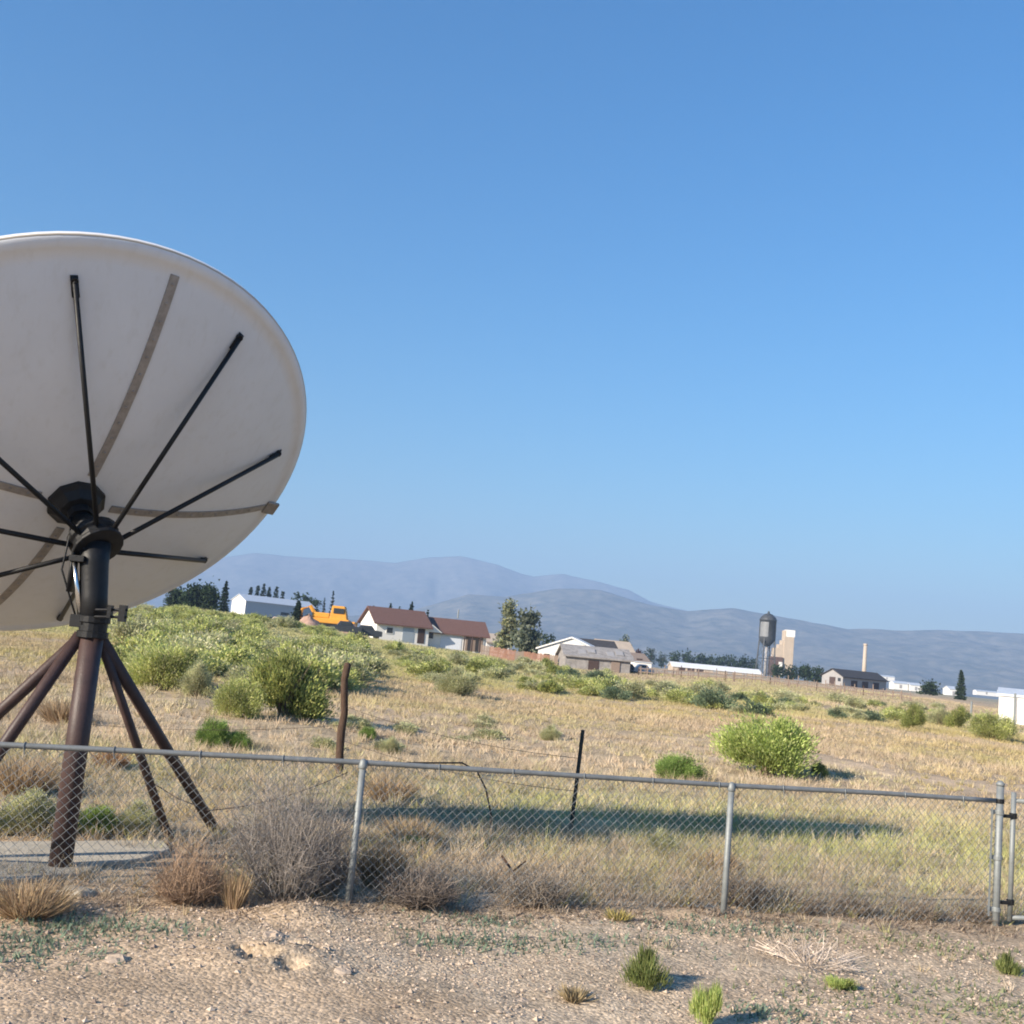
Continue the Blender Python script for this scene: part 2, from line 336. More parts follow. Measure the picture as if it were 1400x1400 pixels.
YG = [(.54, .55, .20), (.46, .50, .17), (.62, .60, .31), (.35, .40, .13)]
DG = [(.24, .28, .085), (.33, .36, .10), (.46, .45, .16), (.16, .19, .07)]
BG = [(.25, .35, .09), (.20, .30, .08), (.32, .41, .13)]
PG = [(.50, .50, .27), (.43, .45, .23), (.60, .56, .35)]
BL = [(.18, .24, .14), (.24, .29, .17), (.15, .20, .13)]
HI = [(shrub_mesh('foliage', 20000, 100+i, c, .042, fl, .7, cl, .0085, .5, .06 if cl == 17 else .2), stems_mesh('stems', 200+i)) for i, (c, fl, cl) in enumerate([(YG, .7, 34), (DG, .78, 17), (BG, .6, 40), (PG, .75, 26)])]
FG = [(.26, .30, .10), (.20, .25, .08), (.36, .38, .15), (.16, .19, .07)]
LG = [(.36, .42, .13), (.45, .49, .18), (.28, .36, .10)]
HI.append((shrub_mesh('foliage', 20000, 171, [(.46, .54, .16), (.37, .46, .13), (.58, .62, .25), (.28, .35, .10)], .042, .68, .7, 30, .0085), HI[0][1]))
HI += [(shrub_mesh('foliage', 2600, 151+i, c, .16, .72, 1.7, cl, .016, .25), stems_mesh('stems', 251+i, 16)) for i, (c, cl) in enumerate([(FG, 11), (LG, 8)])]
LO = {k: [shrub_mesh('far_shrub', 2200, 300+10*j+i, c, .065, .62, .6, 20, .022) for i in range(4)] for j, (k, c) in enumerate(dict(Y=YG, P=PG, B=BL, D=DG).items())}
def bush(px, py, w, h, kind, label, name='shrub', cat='shrub', group=None, fy=None):
    g = G(px, py)
    if g is None: return
    s = g[1]/FPX; W_ = w*s/1.12; H_ = h*s/(.72)
    t = thing(name, g-np.array([0, 0, .02]), label, cat, group); fm, sm_ = HI[kind]
    link('foliage', fm, parent=t); link('stems', sm_, parent=t)
    t.scale = (W_, W_, H_); t.rotation_euler.z = random.uniform(0, 6.28); return t
bush(222, 942, 105, 66, 0, 'rounded yellow-green shrub seen just right of the dish legs', 'rabbitbrush')
bush(388, 980, 125, 98, 1, 'largest dark green shrub left of the dark wooden post', 'rabbitbrush')
bush(325, 980, 62, 58, 0, 'lighter yellow-green shrub leaning on the largest dark green shrub', 'rabbitbrush')
bush(268, 952, 40, 44, 3, 'pale thin shrub between the rounded shrub and the largest dark shrub', 'rabbitbrush')
bush(1048, 1060, 128, 82, 4, 'big domed green shrub behind the fence post in the right field', 'rabbitbrush')
bush(927, 1066, 64, 40, 2, 'low bright green mound of a bush left of the big domed shrub', 'green_bush')
bush(1120, 1062, 26, 24, 1, 'small dark withered bush at the right foot of the big domed shrub', 'withered_bush')
bush(622, 950, 52, 36, 3, 'pale round shrub casting a thin shadow on the ochre grass', 'rabbitbrush')
bush(290, 1022, 44, 46, 2, 'bright green weed above the top rail near the thin dish leg', 'green_weed', 'weed')
bush(324, 1024, 34, 30, 2, 'smaller bright green weed right beside a taller one above the rail', 'green_weed', 'weed')
bush(502, 1010, 24, 20, 2, 'tiny green tuft just right of the dark wooden post', 'green_weed', 'weed')
bush(534, 1030, 26, 22, 3, 'tiny pale tuft above the rail right of the wooden post', 'green_weed', 'weed')
bush(752, 1012, 26, 20, 3, 'tiny pale green tuft left of the slim metal post', 'green_weed', 'weed')
bush(905, 1170, 40, 34, 3, 'pale green plant standing in the shadow of the dish', 'green_weed', 'weed')
bush(40, 1140, 95, 56, 3, 'grey-green weed clump behind the concrete slab at the left edge', 'green_weed', 'weed')
bush(130, 1140, 60, 45, 2, 'green weed clump directly right of the brown mast behind the slab', 'green_weed', 'weed')
bush(185, 1140, 60, 42, 3, 'pale weed clump between the mast and the thin dish leg', 'green_weed', 'weed')
bush(565, 1165, 40, 26, 2, 'dark green tuft among dead weeds right of the first fence post', 'green_weed', 'weed')
bush(1248, 996, 34, 36, 1, 'dark bluish shrub in the row left of the white shed', 'far_shrub')
bush(1310, 996, 34, 34, 1, 'dark green shrub beside the pale metal stake by the white shed', 'far_shrub')
bush(1355, 1010, 56, 38, 0, 'yellow-green shrub spreading in front of the white shed', 'far_shrub')
bush(1285, 992, 30, 24, 3, 'pale shrub between two dark shrubs near the white shed', 'far_shrub')
# foreground plants: upright needle tufts
def tuft(px, py, w, h, cols, n, label, name, cat, leafw=.006, spread=.6, seed=1, group=None):
    g = flat(px, py); g[2] = gz(g[0], g[1]); s = g[1]/FPX; Wm = w*s; Hm = h*s; r = np.random.default_rng(seed)
    a = r.uniform(0, 6.283, n); q = np.sqrt(r.random(n)); B = np.stack([np.cos(a)*q*Wm*.28, np.sin(a)*q*Wm*.28, np.zeros(n)-.01], 1)
    le = q*spread; T = np.stack([B[:, 0]+np.cos(a)*le*Wm*.45+r.normal(0, .13*Wm, n), B[:, 1]+np.sin(a)*le*Wm*.45+r.normal(0, .13*Wm, n), Hm*r.uniform(.45, 1.0, n)*(1-.25*q)], 1)
    mid = (B+T)/2+r.normal(0, .02*Wm, (n, 3)); ph = r.uniform(0, 6.283, n); d = np.stack([np.cos(ph), np.sin(ph), 0*ph], 1)*leafw
    V = np.concatenate([np.stack([B-d*.7, B+d*.7, mid+d], 1), np.stack([B-d*.7, mid+d, mid-d], 1), np.stack([mid-d, mid+d, T], 1)]); C = np.array(cols)[r.choice(len(cols), n)]*r.uniform(.65, 1.3, (n, 1)); C = np.tile(C, (3, 1))
    o = link(name, tris(name, V, C, LEAF), g); return tag(o, label, cat, group)
bush(882, 1347, 54, 43, 5, 'bushy dark green seedling with a shadow to its right in the dirt', 'green_seedling', 'plant')
bush(968, 1404, 42, 52, 6, 'light green upright seedling at the bottom edge of the dirt', 'green_seedling', 'plant')
bush(1376, 1330, 36, 24, 5, 'small green sprout at the right edge before the gate', 'green_seedling', 'plant')
bush(1152, 1352, 44, 16, 6, 'thin pale green sprout below the bleached twigs', 'green_seedling', 'plant')
tuft(846, 1258, 30, 18, [(.55, .45, .14), (.5, .42, .2)], 160, 'small yellow grass tuft in the dirt left of the second fence post', 'grass_tuft', 'grass tuft', .005, 1.0, 7)
tuft(785, 1368, 34, 22, [(.45, .35, .2), (.3, .24, .15)], 160, 'flattened dry tuft in the foreground dirt left of the dark seedling', 'grass_tuft', 'grass tuft', .006, 1.2, 8)
ST = [(.55, .42, .25), (.48, .35, .21), (.42, .30, .19), (.36, .26, .17)]
tuft(38, 1250, 100, 54, ST, 900, 'tall straw-coloured grass clump at the left edge before the slab', 'grass_clump', 'grass clump', .004, 1.0, 9)
tuft(320, 1240, 40, 62, ST, 240, 'narrow straw clump between the two dead bushes at the fence', 'grass_clump', 'grass clump', .004, .5, 10)
tuft(530, 1096, 70, 46, ST, 600, 'orange straw clump behind the rail right of the first fence post', 'grass_clump', 'grass clump', .006, .9, 11)
tuft(560, 1150, 70, 44, ST, 600, 'golden straw clump midway behind the mesh right of the first post', 'grass_clump', 'grass clump', .005, .9, 12)
tuft(520, 1215, 70, 80, ST+[(.3, .22, .14)], 700, 'brown straw clump close behind the first fence post', 'grass_clump', 'grass clump', .004, .7, 13)
tuft(30, 1085, 90, 62, ST, 800, 'orange straw clump behind the rail at the left edge', 'grass_clump', 'grass clump', .006, .8, 14)
tuft(85, 1000, 60, 44, ST, 600, 'straw clump behind the mast above the fence rail', 'grass_clump', 'grass clump', .008, .9, 15)
tuft(150, 1052, 44, 34, [(.45, .27, .14), (.38, .22, .12)], 400, 'rusty orange clump just under the rail right of the mast', 'grass_clump', 'grass clump', .006, .9, 16)
tuft(975, 1195, 60, 40, ST, 500, 'straw clump just left of the second fence post behind the mesh', 'grass_clump', 'grass clump', .005, .9, 17)
# dead twiggy bushes
def deadbush(px, py, w, h, col, n, label, seed, name='dead_bush', r0=.0035, spread=1.0, cat='dead bush', twigs=3):
    g = flat(px, py); g[2] = gz(g[0], g[1]); s = g[1]/FPX; Wm = w*s; Hm = h*s; r = np.random.default_rng(seed); mb = MB()
    for i in range(n):
        a = r.uniform(0, 6.283); q = math.sqrt(r.random())*spread
        p0 = np.array([math.cos(a)*q*Wm*.12, math.sin(a)*q*Wm*.12, -.02]); top = np.array([math.cos(a)*q*Wm*.5, math.sin(a)*q*Wm*.5, Hm*(1-.45*q*q)*r.uniform(.35, 1.08)])
        m1 = p0*.55+top*.45+r.normal(0, .04*Wm, 3); m1[2] = max(m1[2], .02)
        c = np.array(col)*r.uniform(.55, 1.35)
        mb.tube([p0, m1, top], [r0, r0*.8, r0*.4], 3, c, False)
        for k in range(twigs):
            b = m1*(1-k/4)+top*(k/4); e = b+r.normal(0, 1, 3)*Wm*.11+np.array([0, 0, Hm*.1]); e[2] = max(e[2], .02)
            mb.tube([b, (b+e)/2+r.normal(0, .015, 3), e], [r0*.55, r0*.5, r0*.3], 3, c*r.uniform(.8, 1.25), False)
    o = link(name, mb.mesh(name, TWIG), g); return tag(o, label, cat)
deadbush(388, 1226, 190, 190, (.34, .30, .265), 480, 'large grey leafless bush rising above the mesh left of the first fence post', 21, r0=.0023, twigs=4)
deadbush(255, 1232, 120, 82, (.36, .25, .17), 340, 'rounded brown tumbleweed against the fence left of the grey dead bush', 22, 'tumbleweed', .0024)
deadbush(446, 1224, 70, 84, (.31, .24, .18), 200, 'brown leafless bush between the grey dead bush and the first fence post', 24)
deadbush(570, 1238, 130, 50, (.25, .205, .17), 330, 'low grey-brown dead weeds right of the first fence post', 25, 'dead_weeds', .003, 1.0, 'dead weeds')
deadbush(730, 1238, 110, 52, (.30, .25, .20), 220, 'low dead weeds midway between the two line posts of the fence', 26, 'dead_weeds', .003, 1.0, 'dead weeds')
deadbush(1020, 1240, 90, 52, (.27, .22, .17), 200, 'dark dead weeds at the foot of the second fence post', 27, 'dead_weeds', .003, 1.0, 'dead weeds')
for i_, (px_, w_) in enumerate([(1090, 90), (1165, 80), (1250, 100), (1330, 70)]):
    deadbush(px_, 1243+i_*4, w_, 26, (.30, .235, .175), 130, ['brown low dead weeds right of the second fence post, first of four toward the gate', 'brown low dead weeds, second of four between the second fence post and the gate', 'brown low dead weeds, third of four between the second fence post and the gate', 'brown low dead weeds, last of four, nearest the end post of the fence'][i_], 60+i_, 'dead_weeds', .003, 1.0, 'dead weeds')
deadbush(1110, 1318, 130, 44, (.62, .52, .43), 46, 'bleached pinkish twigs lying flat on the foreground dirt', 28, 'bleached_twigs', .004, 1.3, 'twigs', 2)
# slope cover : countable far shrubs
def scatter_far(n, box, kinds, wr, label, group, seed, dens=None, name='far_shrub'):
    r = random.Random(seed); c = 0; tries = 0
    while c < n and tries < n*60:
        tries += 1
        px = r.uniform(box[0], box[1]); f_ = (px-box[0])/(box[1]-box[0])
        lo = box[2]+(box[4]-box[2])*f_; hi = box[3]+(box[5]-box[3])*f_; py = lo+(hi-lo)*r.random()**1.4
        g = G(px, py)
        if g is None or g[1] > 300: continue
        w = r.uniform(*wr); m = r.choice(LO[r.choice(kinds)])
        o = link(name, m, g-np.array([0, 0, .04]), None, r.uniform(0, 6.28), (w*r.uniform(.85, 1.2), w, w*r.uniform(.6, .95))); tag(o, label, 'shrub', group); c += 1
    print(group, c)
scatter_far(30, (165, 480, 828, 846, 864, 882), 'YYP', (.8, 1.6), 'yellow-green shrub on the left crest just below the dark trees and long shed', 'shrubs on the left crest', 9)
scatter_far(150, (150, 500, 830, 935, 866, 945), 'YYYYPPY', (.9, 2.1), 'yellow-green shrub crowded among others on the slope below the conifers and long shed', 'shrubs on the left slope', 1)
scatter_far(50, (490, 770, 885, 925, 914, 950), 'YYYPPD', (.8, 1.8), 'yellow-green shrub in the band below the brown-roofed houses and orange fence', 'shrubs below the houses', 2)
scatter_far(42, (770, 1010, 918, 950, 948, 975), 'YYPPB', (.8, 1.7), 'pale green shrub in the row below the grey ruin and corral fence', 'shrubs below the ruin', 3)
scatter_far(34, (1010, 1300, 955, 978, 970, 994), 'YPPB', (.7, 1.4), 'grey-green shrub in the scattered row beneath the water tower and dark barn', 'shrubs on the right', 4)
scatter_far(14, (440, 760, 985, 1030, 985, 1035), 'P', (.3, .6), 'tiny pale shrub dotting the tan grass above the fence rail', 'tiny shrubs in the tan grass', 5)

# ------------------------------------------------------------------ satellite dish
KD = 1.034
nD = np.array([.49970, -.50670, -.70253]); nD /= np.linalg.norm(nD)
VD = CAM+(np.array([-3.483, 8.75, 2.857])-CAM)*KD; RD = 2.105*KD; FD = 1.994*KD
aD = np.array([0, 0, 1.])-nD[2]*nD; aD /= np.linalg.norm(aD); bD = np.cross(aD, nD)
def dishp(r, th, off=0.0):
    return VD+r*(math.cos(th)*aD+math.sin(th)*bD)-(r*r/(4*FD))*nD+off*nD
M_shell = mat('weathered_fibreglass', (.69, .70, .715), .55, 0, .10, 1.2, .05, 60, .3, rgb2=(.65, .655, .66))
def weather(m):
    nt = m.node_tree; N = nt.nodes; L = nt.links; b = N['Principled BSDF']; src = b.inputs['Base Color'].links[0].from_socket
    tc = N.new('ShaderNodeTexCoord'); mp = N.new('ShaderNodeMapping'); mp.inputs['Scale'].default_value = (9, 9, .7); L.new(tc.outputs['Object'], mp.inputs[0])
    n = N.new('ShaderNodeTexNoise'); n.inputs['Scale'].default_value = 1.6; n.inputs['Detail'].default_value = 7; n.inputs['Roughness'].default_value = .7; L.new(mp.outputs[0], n.inputs['Vector'])
    r = N.new('ShaderNodeValToRGB'); r.color_ramp.elements[0].position = .52; r.color_ramp.elements[1].position = .78; r.color_ramp.elements[0].color = (1, 1, 1, 1); r.color_ramp.elements[1].color = (.91, .895, .865, 1); L.new(n.outputs['Fac'], r.inputs[0])
    q = N.new('ShaderNodeMix'); q.data_type = 'RGBA'; q.blend_type = 'MULTIPLY'; q.inputs[0].default_value = 1; L.new(src, q.inputs[6]); L.new(r.outputs[0], q.inputs[7]); L.new(q.outputs[2], b.inputs['Base Color'])
weather(M_shell)
M_rim = mat('weathered_rim', (.50, .44, .36), .6, 0, .12, 3)
M_seam = mat('seam_strip', (.36, .325, .29), .6, .3, .3, 14)
M_black = mat('black_paint', (.012, .0125, .014), .5, 0, .3, 20, .1, 40, .3)
M_brown = mat('brown_painted_steel', (.070, .042, .038), .5, 0, .3, 9, .12, 60, .35, rgb2=(.048, .030, .028))
M_galv = mat('galvanised_steel', (.27, .29, .29), .6, .35, .25, 12, .04, 60, .5)
M_galv2 = mat('weathered_galvanised_pipe', (.22, .235, .24), .6, .3, .25, 10, .05, 60, .5)
M_chrome = mat('bright_steel', (.8, .8, .78), .22, 1)
M_conc = mat('weathered_concrete', (.50, .45, .365), .92, 0, .25, 6, .4, 40, .1)
MB_ = flat(81, 1192); mastb = np.array([MB_[0], MB_[1], 0.0])
dish = thing('satellite_dish', (mastb[0], mastb[1], 0), 'big grey-white satellite dish seen from behind on a brown braced mast', 'satellite dish')
mb = MB(); K = 96
th = np.arange(K)*2*np.pi/K
prof = [(.02, 0)]+[(r, 0) for r in np.linspace(.1, 1, 22)*RD*.955]+[(RD*.962, .014), (RD*.99, .015), (RD*1.0, .004), (RD*1.0, -.03), (RD*.985, -.03), (RD*.955, -.012)]+[(r, -.010) for r in np.linspace(.93, .05, 14)*RD]
Vv = np.array([[dishp(r, t, o) for t in th] for r, o in prof]).reshape(-1, 3); n = len(prof)
mb.add(Vv, [(i*K+j, i*K+(j+1) % K, (i+1)*K+(j+1) % K, (i+1)*K+j) for i in range(n-1) for j in range(K)])
refl = mb.build('reflector', M_shell, dish, True)
mb = MB(); pts = [dishp(RD*.995, t, -.005) for t in np.linspace(0, 2*np.pi, 97)]
mb.tube(pts, .013, 8, cap=False); mb.build('rim', M_rim, refl, True)
for k in range(4):
    t = .034+k*np.pi/2; mb = MB(); V = []
    for r in np.linspace(.30, RD*.93, 22):
        c = dishp(r, t, .0); d = -math.sin(t)*aD+math.cos(t)*bD
        V += [c+d*.036-nD*.004, c+d*.036+nD*.012, c-d*.036+nD*.012, c-d*.036-nD*.004]
    F = [(4*i+j, 4*i+(j+1) % 4, 4*i+4+(j+1) % 4, 4*i+4+j) for i in range(21) for j in range(4)]+[(3, 2, 1, 0), (84, 85, 86, 87)]
    mb.add(V, F)
    for r in np.linspace(.4, RD*.9, 12):
        mb.lathe(dishp(r, t, .012), nD, [(.012, 0), (.012, .006), (.007, .01)], 8)
    mb.build('seam_strip', M_seam, refl)
t = .034+np.pi/2; mb = MB(); c = dishp(RD*.965, t, .02); d = -math.sin(t)*aD+math.cos(t)*bD; o = math.cos(t)*aD+math.sin(t)*bD
mb.box(c-d*.07-o*.06, d*.14, o*.13, nD*.03); mb.build('seam_bracket', M_seam, refl, bevel=.004)
# mount
HUB = at(131, 741, 8.86)
mb = MB(); mb.lathe(VD-nD*.01, nD, [(.235, 0), (.235, .035), (.20, .06), (.15, .12), (.10, .13), (.10, .2)], 10); mb.build('centre_plate', M_black, dish)
mb = MB(); mb.tube([VD+nD*.15, HUB+(VD-HUB)*.1], .075, 14); mb.build('axis_tube', M_black, dish, True)
axh = (HUB-VD)/np.linalg.norm(HUB-VD)
mb = MB(); mb.lathe(HUB-axh*.10, axh, [(.10, 0), (.205, .01), (.205, .06), (.18, .08), (.18, .12), (.205, .14), (.205, .17), (.12, .18)], 18)
mb.build('hub_ring', M_black, dish, bevel=.006)
for k in range(8):
    t = -.353+k*np.pi/4; tip = dishp(1.812*KD, t, .03); inn = dishp(1.45*KD, t, .05)
    st = HUB+.19*(math.cos(t)*aD+math.sin(t)*bD)
    mb = MB(); mb.tube([st, tip], .0215, 8); d = -math.sin(t)*aD+math.cos(t)*bD; u_ = (tip-st)/np.linalg.norm(tip-st)
    mb.box(tip-d*.028-u_*.12-nD*.02, d*.056, u_*.16, nD*.012)
    s_ = mb.build('strut', M_black, dish, True)
    mb = MB(); mb.lathe(tip-nD*.03, nD, [(.03, 0), (.03, .03), (.014, .032), (.014, .05)], 8); mb.build('strut_bolt', M_black, s_)
ztop = 2.02
mt = np.array([mastb[0], mastb[1], ztop])
mb = MB(); mb.tube([mastb-np.array([0, 0, .15]), mt], .088, 24); mb.build('mast', M_brown, dish, True)
slv = np.array([mastb[0], mastb[1], ztop-.12]); sl2 = HUB-np.array([.0, .02, .02])
mb = MB(); mb.tube([slv, slv+(sl2-slv)*.35, slv+(sl2-slv)*.75, sl2], [.108, .106, .112, .13], 18)
mb.box(sl2+np.array([-.125, -.13, -.40]), (.02, 0, 0), (0, .12, 0), (0, 0, .34))
mb.build('mount_sleeve', M_black, dish, True)
mb = MB(); mb.lathe(mt-np.array([0, 0, .22]), (0, 0, 1), [(.10, 0), (.122, .005), (.122, .05), (.108, .055), (.108, .12), (.124, .125), (.124, .17), (.1, .175)], 18); mb.build('clamp_collar', M_black, dish)
mb = MB(); p0 = at(101, 764, 8.72); p1 = at(110, 842, 8.74); mb.tube([p0, p1], [.016, .024], 10)
mb.build('actuator_rod', M_chrome, dish, True)
mb = MB(); mb.box(p1+np.array([-.07, -.03, -.09]), (.16, 0, 0), (0, .06, 0), (0, 0, .10)); mb.box(p0+np.array([-.03, -.03, -.02]), (.12, 0, 0), (0, .06, 0), (0, 0, .05)); mb.build('actuator_bracket', M_black, dish, bevel=.004)
mb = MB()
for dz in (-.02, .035): mb.tube([mt+np.array([.05, -.14, -.03+dz]), mt+np.array([.30, -.14, -.01+dz])], .011, 8)
mb.box(mt+np.array([.24, -.17, -.07]), (.05, 0, 0), (0, .06, 0), (0, 0, .13)); mb.box(mt+np.array([.15, -.17, -.05]), (.03, 0, 0), (0, .06, 0), (0, 0, .10))
mb.build('adjusting_bolts', M_black, dish)
for (tx, ty), (fx, fy), r_ in [((139, 872), (300, 1136), .050), ((140, 880), (236, 1150), .038), ((114, 872), (-180, 1132), .050), ((116, 884), (-112, 1182), .050)]:
    ft = flat(fx, fy); dr = ft[:2]-mastb[:2]; dr = dr/np.linalg.norm(dr); tp = np.array([mastb[0]+dr[0]*.09, mastb[1]+dr[1]*.09, ztop-.2])
    mb = MB(); mb.tube([ft-np.array([0, 0, .05]), tp], r_, 12); mb.lathe(ft+np.array([0, 0, -.03]), (0, 0, 1), [(.10, 0), (.10, .05), (.06, .055)], 10); mb.build('brace_leg', M_brown, dish, True)
mb = MB(); pc = [VD+nD*.14+np.array([-.05, -.04, 0]), HUB+np.array([-.17, -.12, .02]), HUB+np.array([-.20, -.10, -.25]), mt+np.array([-.13, -.07, -.05])]
mb.tube(pc, .008, 8); mb.build('feed_cable', M_black, dish, True)
# slab
q = [flat(-140, 1160), flat(222, 1156), flat(232, 1168), flat(196, 1181), flat(140, 1187), flat(112, 1204), flat(-140, 1222)]
mb = MB(); V = [np.array([p[0], p[1], -.10]) for p in q]+[np.array([p[0], p[1], .05]) for p in q]; n = len(q)
mb.add(V, [tuple(range(n)), tuple(n+i for i in range(n))[::-1]]+[(i, n+i, n+(i+1) % n, (i+1) % n) for i in range(n)])
tag(mb.build('concrete_slab', M_conc, bevel=.012), 'cracked pale concrete slab that the brown mast stands on', 'concrete slab')
mb = MB(); c = flat(105, 1222)
mb.lathe((c[0], c[1], -.03), (0.1, .1, 1), [(.11, 0), (.13, .035), (.10, .07), (.04, .08)], 7)
tag(mb.build('broken_concrete', M_conc, bevel=.01), 'broken lump of pale concrete in front of the slab below the mast', 'concrete lump')

# ------------------------------------------------------------------ chain-link fence
fl = lambda x: 8.86+.276*x
fdir = np.array([1, .276, 0]); fdir /= np.linalg.norm(fdir)
RAILPX = [(-150, 1009), (0, 1018), (250, 1030), (497, 1042.5), (700, 1055), (1000, 1074), (1200, 1084), (1366, 1095), (1560, 1107)]
def onfence(px, py):
    d = ray(px, py); t = 8.86/(d[1]-.276*d[0]); return CAM+d*t
RP = [onfence(*p) for p in RAILPX]
rx = np.array([p[0] for p in RP]); rz = np.array([p[2] for p in RP])
railz = lambda x: float(np.interp(x, rx, rz))
print('rail z', rz.round(2), 'x', rx.round(2))
P1 = onfence(497, 1042)[0]; P2 = onfence(1000, 1074)[0]; P3 = onfence(1367, 1095)[0]
def wires(mb, x0, x1, top, bot, d=.070, r=.0029):
    i0 = int(math.floor(x0/(d/2))); i1 = int(math.ceil(x1/(d/2)))
    for i in range(i0, i1):
        zt = top(i*d/2); zb = bot(i*d/2); K_ = int((zt-zb)/(d/2)); pts = []
        for k in range(K_+1):
            col_ = i if (i+k) % 2 == 0 else i+1; x = col_*d/2/math.sqrt(1+.276**2)*math.sqrt(1+.276**2)
            pts.append((x, fl(x)+(.003 if k % 2 else -.003)-.03*math.exp(-((x-P1+.4)/1.2)**2)*math.sin(3*(k*d/2)), zt-k*d/2))
        mb.tube(pts, r, 3, cap=False)
fence = thing('chain_link_fence', gp(P1, fl(P1)), 'low galvanised chain-link fence with a top rail running across the foreground', 'fence')
mb = MB(); wires(mb, -6.2, P3-.05, lambda x: railz(x)-.015, lambda x: float(gz(x, fl(x)))+.01); mb.build('chain_link_mesh', M_galv2, fence)
mb = MB(); mb.tube([(x, fl(x), railz(x)) for x in np.linspace(-6.2, P3-.05, 40)], .0205, 12); mb.build('top_rail', M_galv2, fence, True)
for x, r in ((P1-3.05, .024), (P1, .026), (P2, .026)):
    g = float(gz(x, fl(x))); mb = MB(); y = fl(x)-.012
    mb.tube([(x, y, g-.25), (x, y, railz(x)-.02)], r, 14)
    po = mb.build('fence_post', M_galv, fence, True)
    mb = MB(); mb.lathe((x, y, railz(x)-.045), (0, 0, 1), [(.03, 0), (.034, .005), (.034, .03), (.026, .06), (.012, .075)], 14); mb.build('post_cap', M_galv, po, True)
g3 = float(gz(P3, fl(P3))); mb = MB(); y3 = fl(P3)
mb.tube([(P3, y3, g3-.3), (P3, y3, railz(P3)+.145)], .032, 16); mb.lathe((P3, y3, railz(P3)+.135), (0, 0, 1), [(.038, 0), (.038, .02), (.025, .035), (.008, .045)], 14)
ep = mb.build('end_post', M_galv, fence, True)
for dz in (0, -.10, -.5, -.95):
    mb = MB(); mb.lathe((P3, y3, railz(P3)+dz-.02), (0, 0, 1), [(.038, 0), (.040, .004), (.040, .034), (.038, .04)], 14); mb.box((P3-.075, y3-.01, railz(P3)+dz-.018), (.05, 0, 0), (0, .02, 0), (0, 0, .036)); mb.build('brace_band', M_black if dz > -.05 else M_galv, ep)
mb = MB(); mb.box((P3-.085, fl(P3-.085)-.005, g3+.08), (.016, 0, 0), (0, .006, 0), (0, 0, railz(P3)-g3-.14)); mb.build('tension_bar', M_galv, fence)
for x in np.arange(-5.6, P3-.3, .58):
    mb = MB(); mb.tube([(x+.028*0, fl(x)+.026*math.cos(a), railz(x)+.026*math.sin(a)) for a in np.linspace(0, 6.283, 11)], .004, 4, cap=False); mb.tube([(x, fl(x)-.026, railz(x)), (x+.01, fl(x)-.012, railz(x)-.06)], .004, 4); mb.build('wire_tie', M_galv, fence)
# gate to the right
PG_ = onfence(1386, 1090)[0]
gate = thing('chain_link_gate', gp(PG_, fl(PG_)), 'chain-link gate leaf hinged beside the thicker end post at the right edge', 'gate')
gb = float(gz(PG_, fl(PG_)))+.04; mb = MB(); tr = lambda x: railz(x)+.01
mb.tube([(PG_, fl(PG_), gb), (PG_, fl(PG_), tr(PG_)+.075)], .023, 14); mb.tube([(PG_, fl(PG_), tr(PG_)), (PG_+1.1, fl(PG_+1.1), tr(PG_+1.1))], .020, 12)
mb.tube([(PG_+1.1, fl(PG_+1.1), gb), (PG_+1.1, fl(PG_+1.1), tr(PG_+1.1)+.02)], .023, 12); mb.tube([(PG_, fl(PG_), gb+.03), (PG_+1.1, fl(PG_+1.1), gb+.03)], .02, 12)
mb.build('gate_frame', M_galv, gate, True)
mb = MB(); wires(mb, PG_+.05, PG_+1.05, lambda x: tr(x)-.01, lambda x: gb+.03); mb.build('gate_mesh', M_galv2, gate)
for z in (tr(PG_)-.16, gb+.14):
    mb = MB(); mb.lathe((PG_, fl(PG_), z), (0, 0, 1), [(.027, 0), (.034, .003), (.034, .045), (.027, .05)], 12); mb.box((P3+.03, fl(P3+.06)-.012, z+.005), (PG_-P3-.05, 0, 0), (0, .024, 0), (0, 0, .03)); mb.build('hinge', M_black, gate)

# ------------------------------------------------------------------ old wire fence in the field
M_wood = mat('weathered_dark_wood', (.115, .075, .055), .9, 0, .45, 12, .5, 30, .1, stretch=(4, 4, .6))
M_tpost = mat('dark_green_steel', (.055, .065, .062), .6, .2, .3, 14)
M_wire = mat('rusty_wire', (.09, .07, .06), .7, .4, .3, 20)
wp = flat(463, 1062); wpt = at(474, 906, wp[1]-.05)
mb = MB(); wps = [wp+(wpt-wp)*t for t in (-.12, 0, .2, .4, .55, .7, .85, .97, 1)]
wps = [p+np.array([.018*math.sin(i*1.9), 0, 0]) for i, p in enumerate(wps)]
mb.tube(wps, [.066, .062, .058, .060, .054, .056, .052, .056, .036], 9)
tag(mb.build('wooden_post', M_wood, None, True), 'dark weathered wooden post leaning slightly, behind the first fence post', 'post')
tp = flat(780, 1138); tpt = at(797, 998, tp[1])
mb = MB(); ax = tpt-tp; mb.box(tp-ax*.15+np.array([-.022, 0, 0]), (.044, 0, 0), (0, .008, 0), ax*1.15); mb.box(tp-ax*.15+np.array([-.005, -.04, 0]), (.01, 0, 0), (0, .038, 0), ax*1.15)
for k in range(12): mb.box(tp+ax*(.2+.065*k)+np.array([-.008, -.052, 0]), (.016, 0, 0), (0, .012, 0), (0, 0, .02))
tag(mb.build('metal_stake', M_tpost), 'slim dark metal stake standing in the field left of the second fence post', 'stake')
